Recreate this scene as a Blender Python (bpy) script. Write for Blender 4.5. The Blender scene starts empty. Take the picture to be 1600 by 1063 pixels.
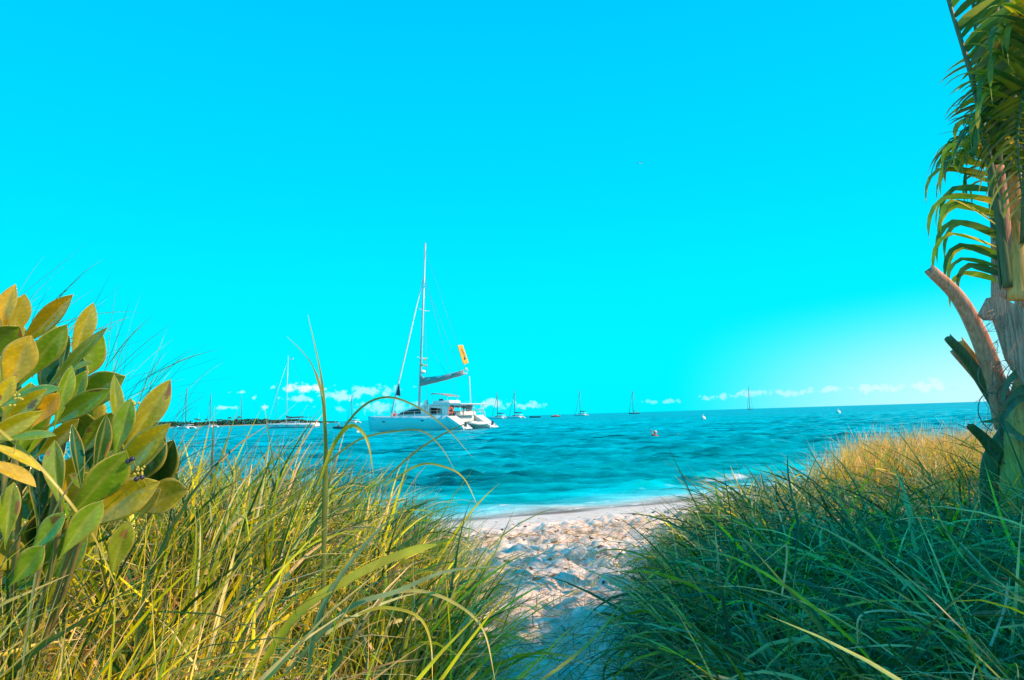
import bpy, math, random
import numpy as np
from mathutils import Vector, Matrix
R = math.radians
scene = bpy.context.scene
C = scene.collection
random.seed(7)
rng = np.random.default_rng(7)

# ------------------------------------------------------------------ camera
F = 1067.0
CAM_H = 1.7
CAM = Vector((0, 0, CAM_H))
ROT = Matrix.Rotation(R(90 + 6.34), 3, 'X') @ Matrix.Rotation(R(-1.76), 3, 'Z')
cd = bpy.data.cameras.new('camera')
cam = bpy.data.objects.new('camera', cd)
C.objects.link(cam)
cd.sensor_width = 36
cd.lens = F / 1600 * 36
cd.clip_start = 0.05
cd.clip_end = 30000
cam.matrix_world = Matrix.Translation(CAM) @ ROT.to_4x4()
scene.camera = cam

def ray(px, py):
    return ROT @ Vector(((px - 800) / F, (531.5 - py) / F, -1))
def P(px, py, Y):
    d = ray(px, py)
    return CAM + d * (Y / d.y)
def G(px, py, z=0.0):
    d = ray(px, py)
    return CAM + d * ((z - CAM_H) / d.z)

# ------------------------------------------------------------------ light
SUN_AZ, SUN_EL = 108.0, 36.0        # azimuth clockwise from the view direction (+Y)
sun_dir = Vector((math.sin(R(SUN_AZ)) * math.cos(R(SUN_EL)), math.cos(R(SUN_AZ)) * math.cos(R(SUN_EL)), math.sin(R(SUN_EL))))
sl = bpy.data.lights.new('sun', 'SUN')
sl.energy = 5.0
sl.angle = R(0.5)
sl.color = (1.0, 0.62, 0.38)
so = bpy.data.objects.new('sun', sl)
C.objects.link(so)
so.rotation_euler = sun_dir.to_track_quat('Z', 'Y').to_euler()
scene.view_settings.view_transform = 'Standard'
scene.view_settings.look = 'None'
scene.view_settings.gamma = 1
scene.view_settings.exposure = 0.3
try:
    scene.view_settings.use_curve_mapping = False
except Exception:
    pass

CLOUDS = [(478,606,36,7,1.1),(525,619,42,8,.62),(575,612,50,9,.55),(470,622,26,5,.5),(376,613,10,2.2,.6),(396,621,12,4,.6),
          (356,637,17,3,.6),(411,636,7,4,.7),(600,636,60,9,.45),(772,631,34,8,.62),(826,634,26,6,.5),(1046,627,16,4,.45),
          (1122,620,26,6,.6),(1180,614,24,6,.6),(1228,614,30,6,.6),(1300,609,30,6,.7),(1372,607,36,7,.75),(1452,603,34,8,.75),(1020,628,14,4,.4)]
w = bpy.data.worlds.new('World')
scene.world = w
w.use_nodes = True
nt = w.node_tree
nt.nodes.clear()
def N(t, **k):
    n = nt.nodes.new(t)
    for a, b in k.items():
        setattr(n, a, b)
    return n
L = lambda a, b: nt.links.new(a, b)
def M_(op, a, b=None, c=None):
    n = N('ShaderNodeMath', operation=op)
    for i, v in enumerate((a, b, c)):
        if v is None: continue
        if isinstance(v, (int, float)): n.inputs[i].default_value = v
        else: L(v, n.inputs[i])
    return n.outputs[0]
def world():
    tc = N('ShaderNodeTexCoord')
    nrm = N('ShaderNodeVectorMath', operation='NORMALIZE'); L(tc.outputs['Generated'], nrm.inputs[0])
    sp = N('ShaderNodeSeparateXYZ'); L(nrm.outputs[0], sp.inputs[0])
    el = M_('ARCSINE', sp.outputs['Z'])
    az = M_('ARCTAN2', sp.outputs['X'], sp.outputs['Y'])
    ramp = N('ShaderNodeValToRGB')
    cr = ramp.color_ramp
    pts = [(0.0, (0.0, .72, .84)), (.07, (0.0, .72, .84)), (.17, (0.0, .68, .85)), (.30, (0.0, .58, .83)), (.52, (0.0, .47, .80)), (1.0, (0, .33, .74))]
    cr.elements[0].position = 0; cr.elements[0].color = (*pts[0][1], 1)
    cr.elements[1].position = 1; cr.elements[1].color = (*pts[-1][1], 1)
    for p, c in pts[1:-1]:
        e = cr.elements.new(p); e.color = (*c, 1)
    L(M_('MULTIPLY', M_('MAXIMUM', el, 0.0), 1 / 1.1), ramp.inputs[0])
    sky = N('ShaderNodeTexSky', sky_type='NISHITA')
    sky.sun_disc = False
    sky.sun_elevation = R(SUN_EL); sky.sun_rotation = R(SUN_AZ)
    tint = N('ShaderNodeVectorMath', operation='MULTIPLY'); L(sky.outputs[0], tint.inputs[0]); tint.inputs[1].default_value = (0.0, .008, .012)
    base = N('ShaderNodeVectorMath', operation='ADD'); L(ramp.outputs[0], base.inputs[0]); L(tint.outputs[0], base.inputs[1])
    # pale air low towards the sun's side
    gd = Vector((math.sin(R(54)), math.cos(R(54)), 0.0)).normalized()
    dt = N('ShaderNodeVectorMath', operation='DOT_PRODUCT'); L(nrm.outputs[0], dt.inputs[0]); dt.inputs[1].default_value = gd
    def sstep(v, a, b_):
        n = N('ShaderNodeMapRange', interpolation_type='SMOOTHERSTEP'); L(v, n.inputs[0]); n.inputs[1].default_value = a; n.inputs[2].default_value = b_
        return n.outputs[0]
    g1 = sstep(dt.outputs['Value'], .74, 1.0)
    g2 = sstep(M_('SUBTRACT', M_('ABSOLUTE', el), M_('MULTIPLY', dt.outputs['Value'], .1)), .07, -.11)
    g = M_('MULTIPLY', M_('MULTIPLY', g1, g2), .74)
    mx = N('ShaderNodeMix', data_type='RGBA'); L(g, mx.inputs[0]); L(base.outputs[0], mx.inputs[6]); mx.inputs[7].default_value = (.72, .86, .88, 1)
    # puffs of cumulus along the horizon
    cmb = N('ShaderNodeCombineXYZ'); L(az, cmb.inputs[0]); L(el, cmb.inputs[1])
    nz = N('ShaderNodeTexNoise'); L(cmb.outputs[0], nz.inputs['Vector']); nz.inputs['Scale'].default_value = 75; nz.inputs['Detail'].default_value = 5; nz.inputs['Roughness'].default_value = .6
    nf = nz.outputs['Fac']
    acc = None
    for px, py, rx, ry, s in CLOUDS:
        d = ray(px, py).normalized()
        c = (math.atan2(d.x, d.y), math.asin(d.z), 0)
        sc = 1 / (F)
        a = N('ShaderNodeVectorMath', operation='SUBTRACT'); L(cmb.outputs[0], a.inputs[0]); a.inputs[1].default_value = c
        b = N('ShaderNodeVectorMath', operation='MULTIPLY'); L(a.outputs[0], b.inputs[0]); b.inputs[1].default_value = (1 / (rx * sc), 1 / (ry * sc), 0)
        l = N('ShaderNodeVectorMath', operation='LENGTH'); L(b.outputs[0], l.inputs[0])
        v = M_('MULTIPLY', M_('SUBTRACT', 1.25, l.outputs['Value']), 1.0)
        v = M_('MULTIPLY', M_('MINIMUM', M_('MAXIMUM', M_('MULTIPLY', M_('ADD', v, M_('MULTIPLY', M_('SUBTRACT', nf, .58), 4.5)), 1.6), 0.0), 1.0), s * (.8 if px < 900 else .58))
        acc = v if acc is None else M_('MAXIMUM', acc, v)
    mc = N('ShaderNodeMix', data_type='RGBA'); L(M_('MINIMUM', acc, .93), mc.inputs[0]); L(mx.outputs[2], mc.inputs[6]); mc.inputs[7].default_value = (.78, .83, .86, 1)
    bg = N('ShaderNodeBackground'); L(mc.outputs[2], bg.inputs[0]); bg.inputs[1].default_value = 1.0
    out = N('ShaderNodeOutputWorld'); L(bg.outputs[0], out.inputs[0])
world()

# ------------------------------------------------------------------ materials
MATS = {}
def nodes_of(m):
    m.use_nodes = True
    return m.node_tree, m.node_tree.nodes['Principled BSDF']
def mat(name, col, rough=.5, metal=0, var=.08, scale=3.0, spec=.5, bump=0.0, bscale=40):
    if name in MATS: return MATS[name]
    m = bpy.data.materials.new(name)
    t, b = nodes_of(m)
    b.inputs['Roughness'].default_value = rough
    b.inputs['Metallic'].default_value = metal
    b.inputs['Specular IOR Level'].default_value = spec
    tc = t.nodes.new('ShaderNodeTexCoord')
    nz = t.nodes.new('ShaderNodeTexNoise'); nz.inputs['Scale'].default_value = scale; nz.inputs['Detail'].default_value = 4
    t.links.new(tc.outputs['Object'], nz.inputs['Vector'])
    mx = t.nodes.new('ShaderNodeMix'); mx.data_type = 'RGBA'
    t.links.new(nz.outputs['Fac'], mx.inputs[0])
    mx.inputs[6].default_value = (*[c * (1 - var) for c in col], 1)
    mx.inputs[7].default_value = (*[min(1, c * (1 + var)) for c in col], 1)
    t.links.new(mx.outputs[2], b.inputs['Base Color'])
    if bump:
        n2 = t.nodes.new('ShaderNodeTexNoise'); n2.inputs['Scale'].default_value = bscale; n2.inputs['Detail'].default_value = 5
        t.links.new(tc.outputs['Object'], n2.inputs['Vector'])
        bp = t.nodes.new('ShaderNodeBump'); bp.inputs['Strength'].default_value = 1; bp.inputs['Distance'].default_value = bump
        t.links.new(n2.outputs['Fac'], bp.inputs['Height']); t.links.new(bp.outputs[0], b.inputs['Normal'])
    MATS[name] = m
    return m
def leafy(name, rough=.45, trans=.35, tcol=(1.0, .95, .35), spec=.4, rib=False):
    """foliage: vertex colour 'Col', thin and slightly see-through"""
    m = bpy.data.materials.new(name)
    t, b = nodes_of(m)
    at = t.nodes.new('ShaderNodeAttribute'); at.attribute_name = 'Col'
    col = at.outputs['Color']
    tc = t.nodes.new('ShaderNodeTexCoord')
    nz = t.nodes.new('ShaderNodeTexNoise'); nz.inputs['Scale'].default_value = 35 if rib else 18; nz.inputs['Detail'].default_value = 3
    t.links.new(tc.outputs['Object'], nz.inputs['Vector'])
    mr = t.nodes.new('ShaderNodeMapRange'); mr.inputs[1].default_value = .3; mr.inputs[2].default_value = .7; mr.inputs[3].default_value = .90 if rib else .78; mr.inputs[4].default_value = 1.12 if rib else 1.22
    t.links.new(nz.outputs['Fac'], mr.inputs[0])
    vm = t.nodes.new('ShaderNodeVectorMath'); vm.operation = 'SCALE'
    t.links.new(col, vm.inputs[0]); t.links.new(mr.outputs[0], vm.inputs['Scale'])
    t.links.new(vm.outputs[0], b.inputs['Base Color'])
    b.inputs['Roughness'].default_value = rough
    b.inputs['Specular IOR Level'].default_value = spec
    if rib:
        nb = t.nodes.new('ShaderNodeTexNoise'); nb.inputs['Scale'].default_value = 60
        t.links.new(tc.outputs['Object'], nb.inputs['Vector'])
        bp = t.nodes.new('ShaderNodeBump'); bp.inputs['Distance'].default_value = .002; bp.inputs['Strength'].default_value = .6
        t.links.new(nb.outputs['Fac'], bp.inputs['Height']); t.links.new(bp.outputs[0], b.inputs['Normal'])
    tr = t.nodes.new('ShaderNodeBsdfTranslucent')
    v2 = t.nodes.new('ShaderNodeVectorMath'); v2.operation = 'MULTIPLY'
    t.links.new(vm.outputs[0], v2.inputs[0]); v2.inputs[1].default_value = [x * 1.5 for x in tcol]
    t.links.new(v2.outputs[0], tr.inputs[0])
    mx = t.nodes.new('ShaderNodeMixShader'); mx.inputs[0].default_value = trans
    t.links.new(b.outputs[0], mx.inputs[1]); t.links.new(tr.outputs[0], mx.inputs[2])
    t.links.new(mx.outputs[0], t.nodes['Material Output'].inputs[0])
    return m

# ------------------------------------------------------------------ helpers
def mesh_obj(name, v, f, m=None, parent=None, smooth=True, cols=None, attrs=None, uni=None):
    """v (n,3) array; f (k,4) or (k,3) array or list of tuples"""
    me = bpy.data.meshes.new(name)
    v = np.asarray(v, dtype=np.float32)
    if isinstance(f, np.ndarray):
        k = f.shape[1]
        me.vertices.add(len(v)); me.vertices.foreach_set('co', v.ravel())
        me.loops.add(f.size); me.loops.foreach_set('vertex_index', f.ravel().astype(np.int32))
        me.polygons.add(len(f)); me.polygons.foreach_set('loop_start', np.arange(0, f.size, k, dtype=np.int32))
        try: me.polygons.foreach_set('loop_total', np.full(len(f), k, dtype=np.int32))
        except Exception: pass
    else:
        me.from_pydata([tuple(map(float, p)) for p in v], [], f)
    me.update(calc_edges=True); me.validate()
    me.polygons.foreach_set('use_smooth', np.full(len(me.polygons), smooth, dtype=bool))
    if cols is not None:
        a = me.color_attributes.new('Col', 'FLOAT_COLOR', 'POINT')
        c = np.ones((len(v), 4), dtype=np.float32); c[:, :3] = cols
        a.data.foreach_set('color', c.ravel())
    for k_, arr in (attrs or {}).items():
        a = me.attributes.new(k_, 'FLOAT', 'POINT'); a.data.foreach_set('value', np.asarray(arr, dtype=np.float32))
    o = bpy.data.objects.new(name, me)
    C.objects.link(o)
    if m: me.materials.append(m)
    if parent: o.parent = parent
    return o

def tag(o, label=None, cat=None, group=None, kind=None):
    if label: o['label'] = label
    if cat: o['category'] = cat
    if group: o['group'] = group
    if kind: o['kind'] = kind
    return o
def empty(name, loc=(0, 0, 0), rz=0, sc=1.0):
    o = bpy.data.objects.new(name, None)
    o.empty_display_size = .2
    C.objects.link(o); o.location = loc; o.rotation_euler = (0, 0, rz); o.scale = (sc,) * 3
    return o
def copy_tree(o, parent=None):
    c = o.copy(); C.objects.link(c)
    if parent: c.parent = parent
    for ch in list(o.children): copy_tree(ch, c)
    return c

class MB:
    def __init__(s): s.v = []; s.f = []
    def add(s, v, f):
        n = len(s.v); s.v += [Vector(p) for p in v]; s.f += [tuple(i + n for i in q) for q in f]; return s
    def box(s, c, d, rot=None):
        x, y, z = [q / 2 for q in d]
        p = [Vector((i * x, j * y, k * z)) for i in (-1, 1) for j in (-1, 1) for k in (-1, 1)]
        if rot is not None: p = [rot @ q for q in p]
        p = [q + Vector(c) for q in p]
        return s.add(p, [(0, 1, 3, 2), (4, 6, 7, 5), (0, 4, 5, 1), (2, 3, 7, 6), (0, 2, 6, 4), (1, 5, 7, 3)])
    def rbox(s, c, d, b=.05):
        """box with chamfered edges"""
        x, y, z = [q / 2 for q in d]; b = min(b, x * .9, y * .9, z * .9)
        sec = []
        for zz, k in ((-z, b), (-z + b, 0), (z - b, 0), (z, b)):
            xx, yy = x - k, y - k
            ring = [(xx, -yy + b), (xx, yy - b), (xx - b, yy), (-xx + b, yy), (-xx, yy - b), (-xx, -yy + b), (-xx + b, -yy), (xx - b, -yy)]
            sec.append([(p[0] + c[0], p[1] + c[1], zz + c[2]) for p in ring])
        return s.loft(sec)
    def loft(s, secs, cap=True, closed=True):
        n = len(secs[0]); v = [p for q in secs for p in q]; f = []
        for i in range(len(secs) - 1):
            for j in range(n if closed else n - 1):
                k = (j + 1) % n
                f.append((i * n + j, i * n + k, (i + 1) * n + k, (i + 1) * n + j))
        if cap and closed:
            f.append(tuple(range(n - 1, -1, -1))); f.append(tuple((len(secs) - 1) * n + j for j in range(n)))
        return s.add(v, f)
    def tube(s, pts, r, n=8, flat=1.0):
        pts = [Vector(p) for p in pts]
        if not isinstance(r, (list, tuple)): r = [r] * len(pts)
        secs = []; side = None
        for i, p in enumerate(pts):
            t = (pts[min(i + 1, len(pts) - 1)] - pts[max(i - 1, 0)]).normalized()
            ref = Vector((0, 0, 1)) if abs(t.z) < .9 else Vector((0, 1, 0))
            a = t.cross(ref).normalized() if side is None else (side - t * side.dot(t)).normalized()
            side = a; b = t.cross(a)
            secs.append([p + (a * math.cos(q) * r[i] + b * math.sin(q) * r[i] * flat) for q in [2 * math.pi * k / n for k in range(n)]])
        return s.loft(secs)
    def prism(s, outline, y0, y1):
        """outline (x,z) extruded along y"""
        n = len(outline)
        v = [(x, y0, z) for x, z in outline] + [(x, y1, z) for x, z in outline]
        f = [tuple(range(n)), tuple(range(2 * n - 1, n - 1, -1))] + [(i, i + n, (i + 1) % n + n, (i + 1) % n) for i in range(n)]
        return s.add(v, f)
    def ball(s, c, r, n=10, m=7):
        r = r if isinstance(r, (tuple, list)) else (r, r, r)
        secs = []
        for i in range(m + 1):
            a = -math.pi / 2 + math.pi * i / m
            a = max(-1.52, min(1.52, a))
            secs.append([(c[0] + r[0] * math.cos(a) * math.cos(b), c[1] + r[1] * math.cos(a) * math.sin(b), c[2] + r[2] * math.sin(a)) for b in [2 * math.pi * k / n for k in range(n)]])
        return s.loft(secs)
    def build(s, name, m, parent=None, smooth=False):
        import bmesh
        o = mesh_obj(name, np.array([tuple(p) for p in s.v]), s.f, m, parent, smooth)
        bm = bmesh.new(); bm.from_mesh(o.data); bmesh.ops.recalc_face_normals(bm, faces=bm.faces); bm.to_mesh(o.data); bm.free()
        return o

def sm(x): x = np.clip(x, 0, 1); return x * x * (3 - 2 * x)
def vnoise(x, y, seed=0, sc=1.0):
    """cheap value noise on arrays"""
    x = np.asarray(x, float) * sc; y = np.asarray(y, float) * sc
    xi = np.floor(x).astype(np.int64); yi = np.floor(y).astype(np.int64)
    fx = sm(x - xi); fy = sm(y - yi)
    def h(a, b):
        n = (a * 374761393 + b * 668265263 + seed * 974634777) & 0x7fffffff
        n = ((n ^ (n >> 13)) * 1274126177) & 0x7fffffff
        return ((n ^ (n >> 16)) & 0xffff) / 65535.0
    return (h(xi, yi) * (1 - fx) + h(xi + 1, yi) * fx) * (1 - fy) + (h(xi, yi + 1) * (1 - fx) + h(xi + 1, yi + 1) * fx) * fy

# ------------------------------------------------------------------ ground and sea
SX = np.array([-200, -40, -6, -1, .5, 3.2, 6.4, 10, 14, 20, 30, 60, 200.])
SY = np.array([9.0, 9, 9.8, 11.3, 12.0, 12.9, 15.2, 18.2, 21.5, 26, 31, 45, 60.])
_fx = np.arange(-200, 200, .1); _fy = np.interp(_fx, SX, SY)
for _ in range(3): _fy = np.convolve(np.pad(_fy, 12, mode='edge'), np.ones(25) / 25, 'valid')
def shore(x): return np.interp(x, _fx, _fy)
def sdist(x, y):
    sl_ = (shore(x + .3) - shore(x - .3)) / .6
    wob = (vnoise(x, x * 0, 5, .9) - .5) * .25
    return (y - shore(x) + wob) / np.sqrt(1 + sl_ ** 2)
def edge_left(y): return np.interp(y, [0, 2.5, 3.4, 5, 7, 9, 12], [-.15, -.22, -.28, -.48, -.98, -2.0, -3.8])
def edge_right(y): return np.interp(y, [0, 2.5, 3.4, 5, 7, 9, 11], [.46, .54, .66, 1.02, 1.66, 2.9, 5.4])
def mounds(x, y):
    l = .43 * sm((edge_left(y) - x) / 1.1) * sm((7.6 - y) / 3.4)
    r = .22 * sm((x - edge_right(y)) / .8) + .26 * sm((x - 2.3) / 2.6)
    r = r * sm((12.0 - y + .0) / 4.0) * sm((x - edge_right(y)) / .5)
    return l + r
def base_h(x, y):
    s = sdist(x, y)
    on = .75 * (1 - np.exp(np.minimum(s, 0) / 7))
    off = -np.minimum(np.maximum(s, 0) * .107, 3.0)
    return np.where(s < 0, on, off)
def ground_h(x, y, lumps=True):
    s = sdist(x, y)
    h = base_h(x, y) + mounds(x, y) * sm(-s / 3)
    if lumps:
        zone = sm((-s - 1.2) / 1.6)
        n = (np.abs(vnoise(x, y, 1, 2.6) - .5) * 2) * .05 + (vnoise(x, y, 2, 5.5) - .5) * .06 + (vnoise(x, y, 3, 12) - .5) * .05 + (vnoise(x, y, 6, 23) - .5) * .032
        pits = -np.maximum(0, vnoise(x, y, 11, 3.3) - .62) * .14
        h = h + zone * (n * 1.25 + pits + (vnoise(x, y, 12, 9) - .5) * .03) + (vnoise(x, y, 4, 1.2) - .5) * .03
    return h

def grid(xs, ys):
    X, Y = np.meshgrid(xs, ys)
    n, m = len(xs), len(ys)
    i = (np.arange(m - 1)[:, None] * n + np.arange(n - 1)[None]).ravel()
    return X.ravel(), Y.ravel(), np.stack([i, i + 1, i + n + 1, i + n], 1)
def axis(lo, hi, step, far_lo, far_hi):
    a = np.arange(lo, hi, step)
    l = lo - np.cumsum(step * 1.35 ** np.arange(1, 40)); l = l[l > far_lo]
    h = a[-1] + np.cumsum(step * 1.35 ** np.arange(1, 40)); h = h[h < far_hi]
    return np.concatenate([[far_lo], l[::-1], a, h, [far_hi]])
gx, gy, gf = grid(axis(-3, 6.5, .027, -9000, 9000), axis(2.2, 13.5, .027, -60, 9000))
gz = ground_h(gx, gy)
ms = bpy.data.materials.new('sand'); t, b = nodes_of(ms)
def sand_nodes(t, b):
    Nn = lambda ty, **k: (lambda n: ([setattr(n, a, v) for a, v in k.items()], n)[1])(t.nodes.new(ty))
    LL = t.links.new
    tc = Nn('ShaderNodeTexCoord'); at = Nn('ShaderNodeAttribute'); at.attribute_name = 's'
    n1 = Nn('ShaderNodeTexNoise'); n1.inputs['Scale'].default_value = 7; n1.inputs['Detail'].default_value = 6; LL(tc.outputs['Object'], n1.inputs['Vector'])
    r1 = Nn('ShaderNodeValToRGB'); LL(n1.outputs['Fac'], r1.inputs[0])
    r1.color_ramp.elements[0].position = .33; r1.color_ramp.elements[0].color = (.64, .51, .42, 1)
    r1.color_ramp.elements[1].position = .62; r1.color_ramp.elements[1].color = (.86, .77, .68, 1)
    # wet belt
    wet = Nn('ShaderNodeMapRange'); wet.inputs[1].default_value = -.45; wet.inputs[2].default_value = -.02; LL(at.outputs['Fac'], wet.inputs[0])
    mw = Nn('ShaderNodeMix', data_type='RGBA'); LL(wet.outputs[0], mw.inputs[0]); LL(r1.outputs[0], mw.inputs[6]); mw.inputs[7].default_value = (.72, .58, .50, 1)
    # specks of weed and shell: more of them in the trampled belt
    n2 = Nn('ShaderNodeTexNoise'); n2.inputs['Scale'].default_value = 22; n2.inputs['Detail'].default_value = 5; n2.inputs['Roughness'].default_value = .7; LL(tc.outputs['Object'], n2.inputs['Vector'])
    r2 = Nn('ShaderNodeMapRange'); r2.inputs[1].default_value = .61; r2.inputs[2].default_value = .66; LL(n2.outputs['Fac'], r2.inputs[0])
    z = Nn('ShaderNodeMapRange'); z.inputs[1].default_value = -1.0; z.inputs[2].default_value = -2.6; LL(at.outputs['Fac'], z.inputs[0])
    mu = Nn('ShaderNodeMath', operation='MULTIPLY'); LL(r2.outputs[0], mu.inputs[0]); LL(z.outputs[0], mu.inputs[1])
    m3 = Nn('ShaderNodeMix', data_type='RGBA'); LL(mu.outputs[0], m3.inputs[0]); LL(mw.outputs[2], m3.inputs[6]); m3.inputs[7].default_value = (.30, .15, .09, 1)
    LL(m3.outputs[2], b.inputs['Base Color'])
    rg = Nn('ShaderNodeMapRange'); rg.inputs[1].default_value = -.4; rg.inputs[2].default_value = 0; rg.inputs[3].default_value = .9; rg.inputs[4].default_value = .4; LL(at.outputs['Fac'], rg.inputs[0])
    LL(rg.outputs[0], b.inputs['Roughness'])
    n3 = Nn('ShaderNodeTexNoise'); n3.inputs['Scale'].default_value = 90; n3.inputs['Detail'].default_value = 6; LL(tc.outputs['Object'], n3.inputs['Vector'])
    bp = Nn('ShaderNodeBump'); bp.inputs['Distance'].default_value = .008; bp.inputs['Strength'].default_value = .7; LL(n3.outputs['Fac'], bp.inputs['Height']); LL(bp.outputs[0], b.inputs['Normal'])
    b.inputs['Specular IOR Level'].default_value = .3
sand_nodes(t, b)
tag(mesh_obj('ground', np.stack([gx, gy, gz], 1), gf, ms, attrs={'s': sdist(gx, gy)}), kind='structure')

def sea():
    ys = [8.6]
    while ys[-1] < 420: ys.append(ys[-1] * 1.0046)
    while ys[-1] < 9000: ys.append(ys[-1] * 1.12)
    ys = np.array(ys)
    us = np.linspace(-1, 1, 640)
    X = ys[:, None] * .86 * us[None]
    X = np.concatenate([np.full((len(ys), 1), -9000.), X, np.full((len(ys), 1), 9000.)], 1)
    Y = np.repeat(ys[:, None], X.shape[1], 1)
    n, m = X.shape[1], X.shape[0]
    s = sdist(X, Y)
    sp = np.maximum(Y * .0046, Y * .86 * 2 / 640)
    Z = np.zeros_like(X); r = np.random.default_rng(3)
    for k in range(80):
        lam = .34 * 9 ** (r.random() ** 1.1)
        th = R(r.normal(-96, 15)); kk = 2 * math.pi / lam
        amp = .0105 * lam ** .62 * (.5 + r.random())
        att = np.clip((lam / sp - 2.2) / 2, 0, 1)
        ph = kk * (X * math.cos(th) + Y * math.sin(th)) + r.random() * 6.28 + 1.2 * vnoise(X, Y, k, .25)
        q = np.sin(ph)
        Z += amp * att * (q + .35 * np.abs(q) ** 2)
    Z *= .22 + .78 * sm((s - .5) / 6)
    # little shore breakers running along the beach
    for off, h_, w_, x0, x1 in ((2.2, .10, .26, 1.6, 9), (2.0, .05, .3, -2, 9), (4.9, .10, .5, -9, 1.0), (6.6, .09, .5, .8, 12)):
        so_ = s - off - .45 * (vnoise(X, X * 0, 31 + int(off * 3), .5) - .5)
        prof = np.where(so_ < 0, np.exp(-(so_ / (w_ * .55)) ** 2), np.exp(-(so_ / (w_ * 1.5)) ** 2))
        Z += h_ * prof * sm((X - x0) / 1.5) * sm((x1 - X) / 1.5)
    Z = np.where(s < .6, Z * sm((s + .1) / .7), Z)
    Z += .004
    Z[:, 0] = Z[:, -1] = 0
    i = (np.arange(m - 1)[:, None] * n + np.arange(n - 1)[None]).ravel()
    f = np.stack([i, i + 1, i + n + 1, i + n], 1)
    foam = np.zeros_like(X)
    nz = vnoise(X, Y, 50, 3.1) * .6 + vnoise(X, Y, 51, 9) * .4
    so_ = s - 2.1 - .45 * (vnoise(X, X * 0, 31 + int(2.2 * 3), .5) - .5)
    foam += np.exp(-((so_ + .2) / .22) ** 2) * sm((X - 3.9) / .6) * sm((6.0 - X) / .7) * .36 + np.exp(-((so_ + .3) / .25) ** 2) * .22
    
    foam += np.exp(-((s - .75 - .3 * vnoise(X, X * 0, 77, .8)) / .06) ** 2) * .5
    foam += np.exp(-((s - 3.2) / .4) ** 2) * .12 + np.exp(-((s - 1.5) / .5) ** 2) * .12
    foam = foam * (.25 + 1.0 * nz)
    foam += np.exp(-((s - .16 - .12 * vnoise(X, Y, 88, 1.7)) / .07) ** 2) * (.30 + .35 * vnoise(X, Y, 89, 14)) + np.exp(-((s - .5) / .35) ** 2) * .16
    mw = bpy.data.materials.new('sea_water'); t, b = nodes_of(mw)
    Nn = t.nodes.new; LL = t.links.new
    a1 = Nn('ShaderNodeAttribute'); a1.attribute_name = 's'
    a2 = Nn('ShaderNodeAttribute'); a2.attribute_name = 'foam'
    tc = Nn('ShaderNodeTexCoord')
    # body colour of the water: sand shows in the shallows, deep teal further out
    rp = Nn('ShaderNodeValToRGB'); cr = rp.color_ramp
    mr = Nn('ShaderNodeMapRange'); mr.inputs[1].default_value = 0; mr.inputs[2].default_value = 60; LL(a1.outputs['Fac'], mr.inputs[0]); LL(mr.outputs[0], rp.inputs[0])
    cr.elements[0].position = 0; cr.elements[0].color = (.74, .66, .58, 1)
    cr.elements[1].position = 1; cr.elements[1].color = (.0, .38, .46, 1)
    for p_, c_ in ((.007, (.50, .62, .58)), (.015, (.10, .56, .60)), (.028, (.0, .42, .46)), (.08, (.0, .30, .34)), (.35, (.0, .32, .39))):
        e = cr.elements.new(p_); e.color = (*c_, 1)
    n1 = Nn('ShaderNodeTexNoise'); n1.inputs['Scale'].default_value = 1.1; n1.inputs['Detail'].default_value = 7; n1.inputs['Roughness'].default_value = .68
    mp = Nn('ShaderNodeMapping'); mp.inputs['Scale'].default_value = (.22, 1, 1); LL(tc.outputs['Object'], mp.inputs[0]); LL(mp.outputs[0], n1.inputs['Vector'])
    mm = Nn('ShaderNodeMapRange'); mm.inputs[1].default_value = .36; mm.inputs[2].default_value = .62; mm.inputs[3].default_value = .3; mm.inputs[4].default_value = 1.45; LL(n1.outputs['Fac'], mm.inputs[0])  # dark wave faces painted into the water colour as stretched streaks
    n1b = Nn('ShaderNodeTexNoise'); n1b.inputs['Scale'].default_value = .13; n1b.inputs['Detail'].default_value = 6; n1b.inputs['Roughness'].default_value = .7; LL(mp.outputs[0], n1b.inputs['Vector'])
    mmb = Nn('ShaderNodeMapRange'); mmb.inputs[1].default_value = .35; mmb.inputs[2].default_value = .65; mmb.inputs[3].default_value = .6; mmb.inputs[4].default_value = 1.4; LL(n1b.outputs['Fac'], mmb.inputs[0])  # broader streaks, ripple shading painted into the colour farther out
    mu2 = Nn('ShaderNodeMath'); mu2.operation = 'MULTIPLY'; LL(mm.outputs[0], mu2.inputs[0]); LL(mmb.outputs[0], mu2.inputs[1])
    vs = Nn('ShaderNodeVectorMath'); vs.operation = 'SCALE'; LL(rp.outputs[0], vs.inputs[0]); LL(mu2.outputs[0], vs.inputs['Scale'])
    n4 = Nn('ShaderNodeTexNoise'); n4.inputs['Scale'].default_value = 9; n4.inputs['Detail'].default_value = 6; n4.inputs['Roughness'].default_value = .7; LL(mp.outputs[0], n4.inputs['Vector'])
    fm = Nn('ShaderNodeMath'); fm.operation = 'ADD'; LL(a2.outputs['Fac'], fm.inputs[0]); LL(n4.outputs['Fac'], fm.inputs[1])
    fr = Nn('ShaderNodeMapRange'); fr.inputs[1].default_value = .82; fr.inputs[2].default_value = 1.25; LL(fm.outputs[0], fr.inputs[0])
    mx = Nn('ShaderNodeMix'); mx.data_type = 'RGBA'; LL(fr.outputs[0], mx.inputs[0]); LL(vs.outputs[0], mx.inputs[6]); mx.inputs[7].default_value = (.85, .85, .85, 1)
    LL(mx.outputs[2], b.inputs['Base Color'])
    rr = Nn('ShaderNodeMapRange'); rr.inputs[1].default_value = 10; rr.inputs[2].default_value = 150; rr.inputs[3].default_value = .07; rr.inputs[4].default_value = .36; LL(a1.outputs['Fac'], rr.inputs[0])
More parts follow.
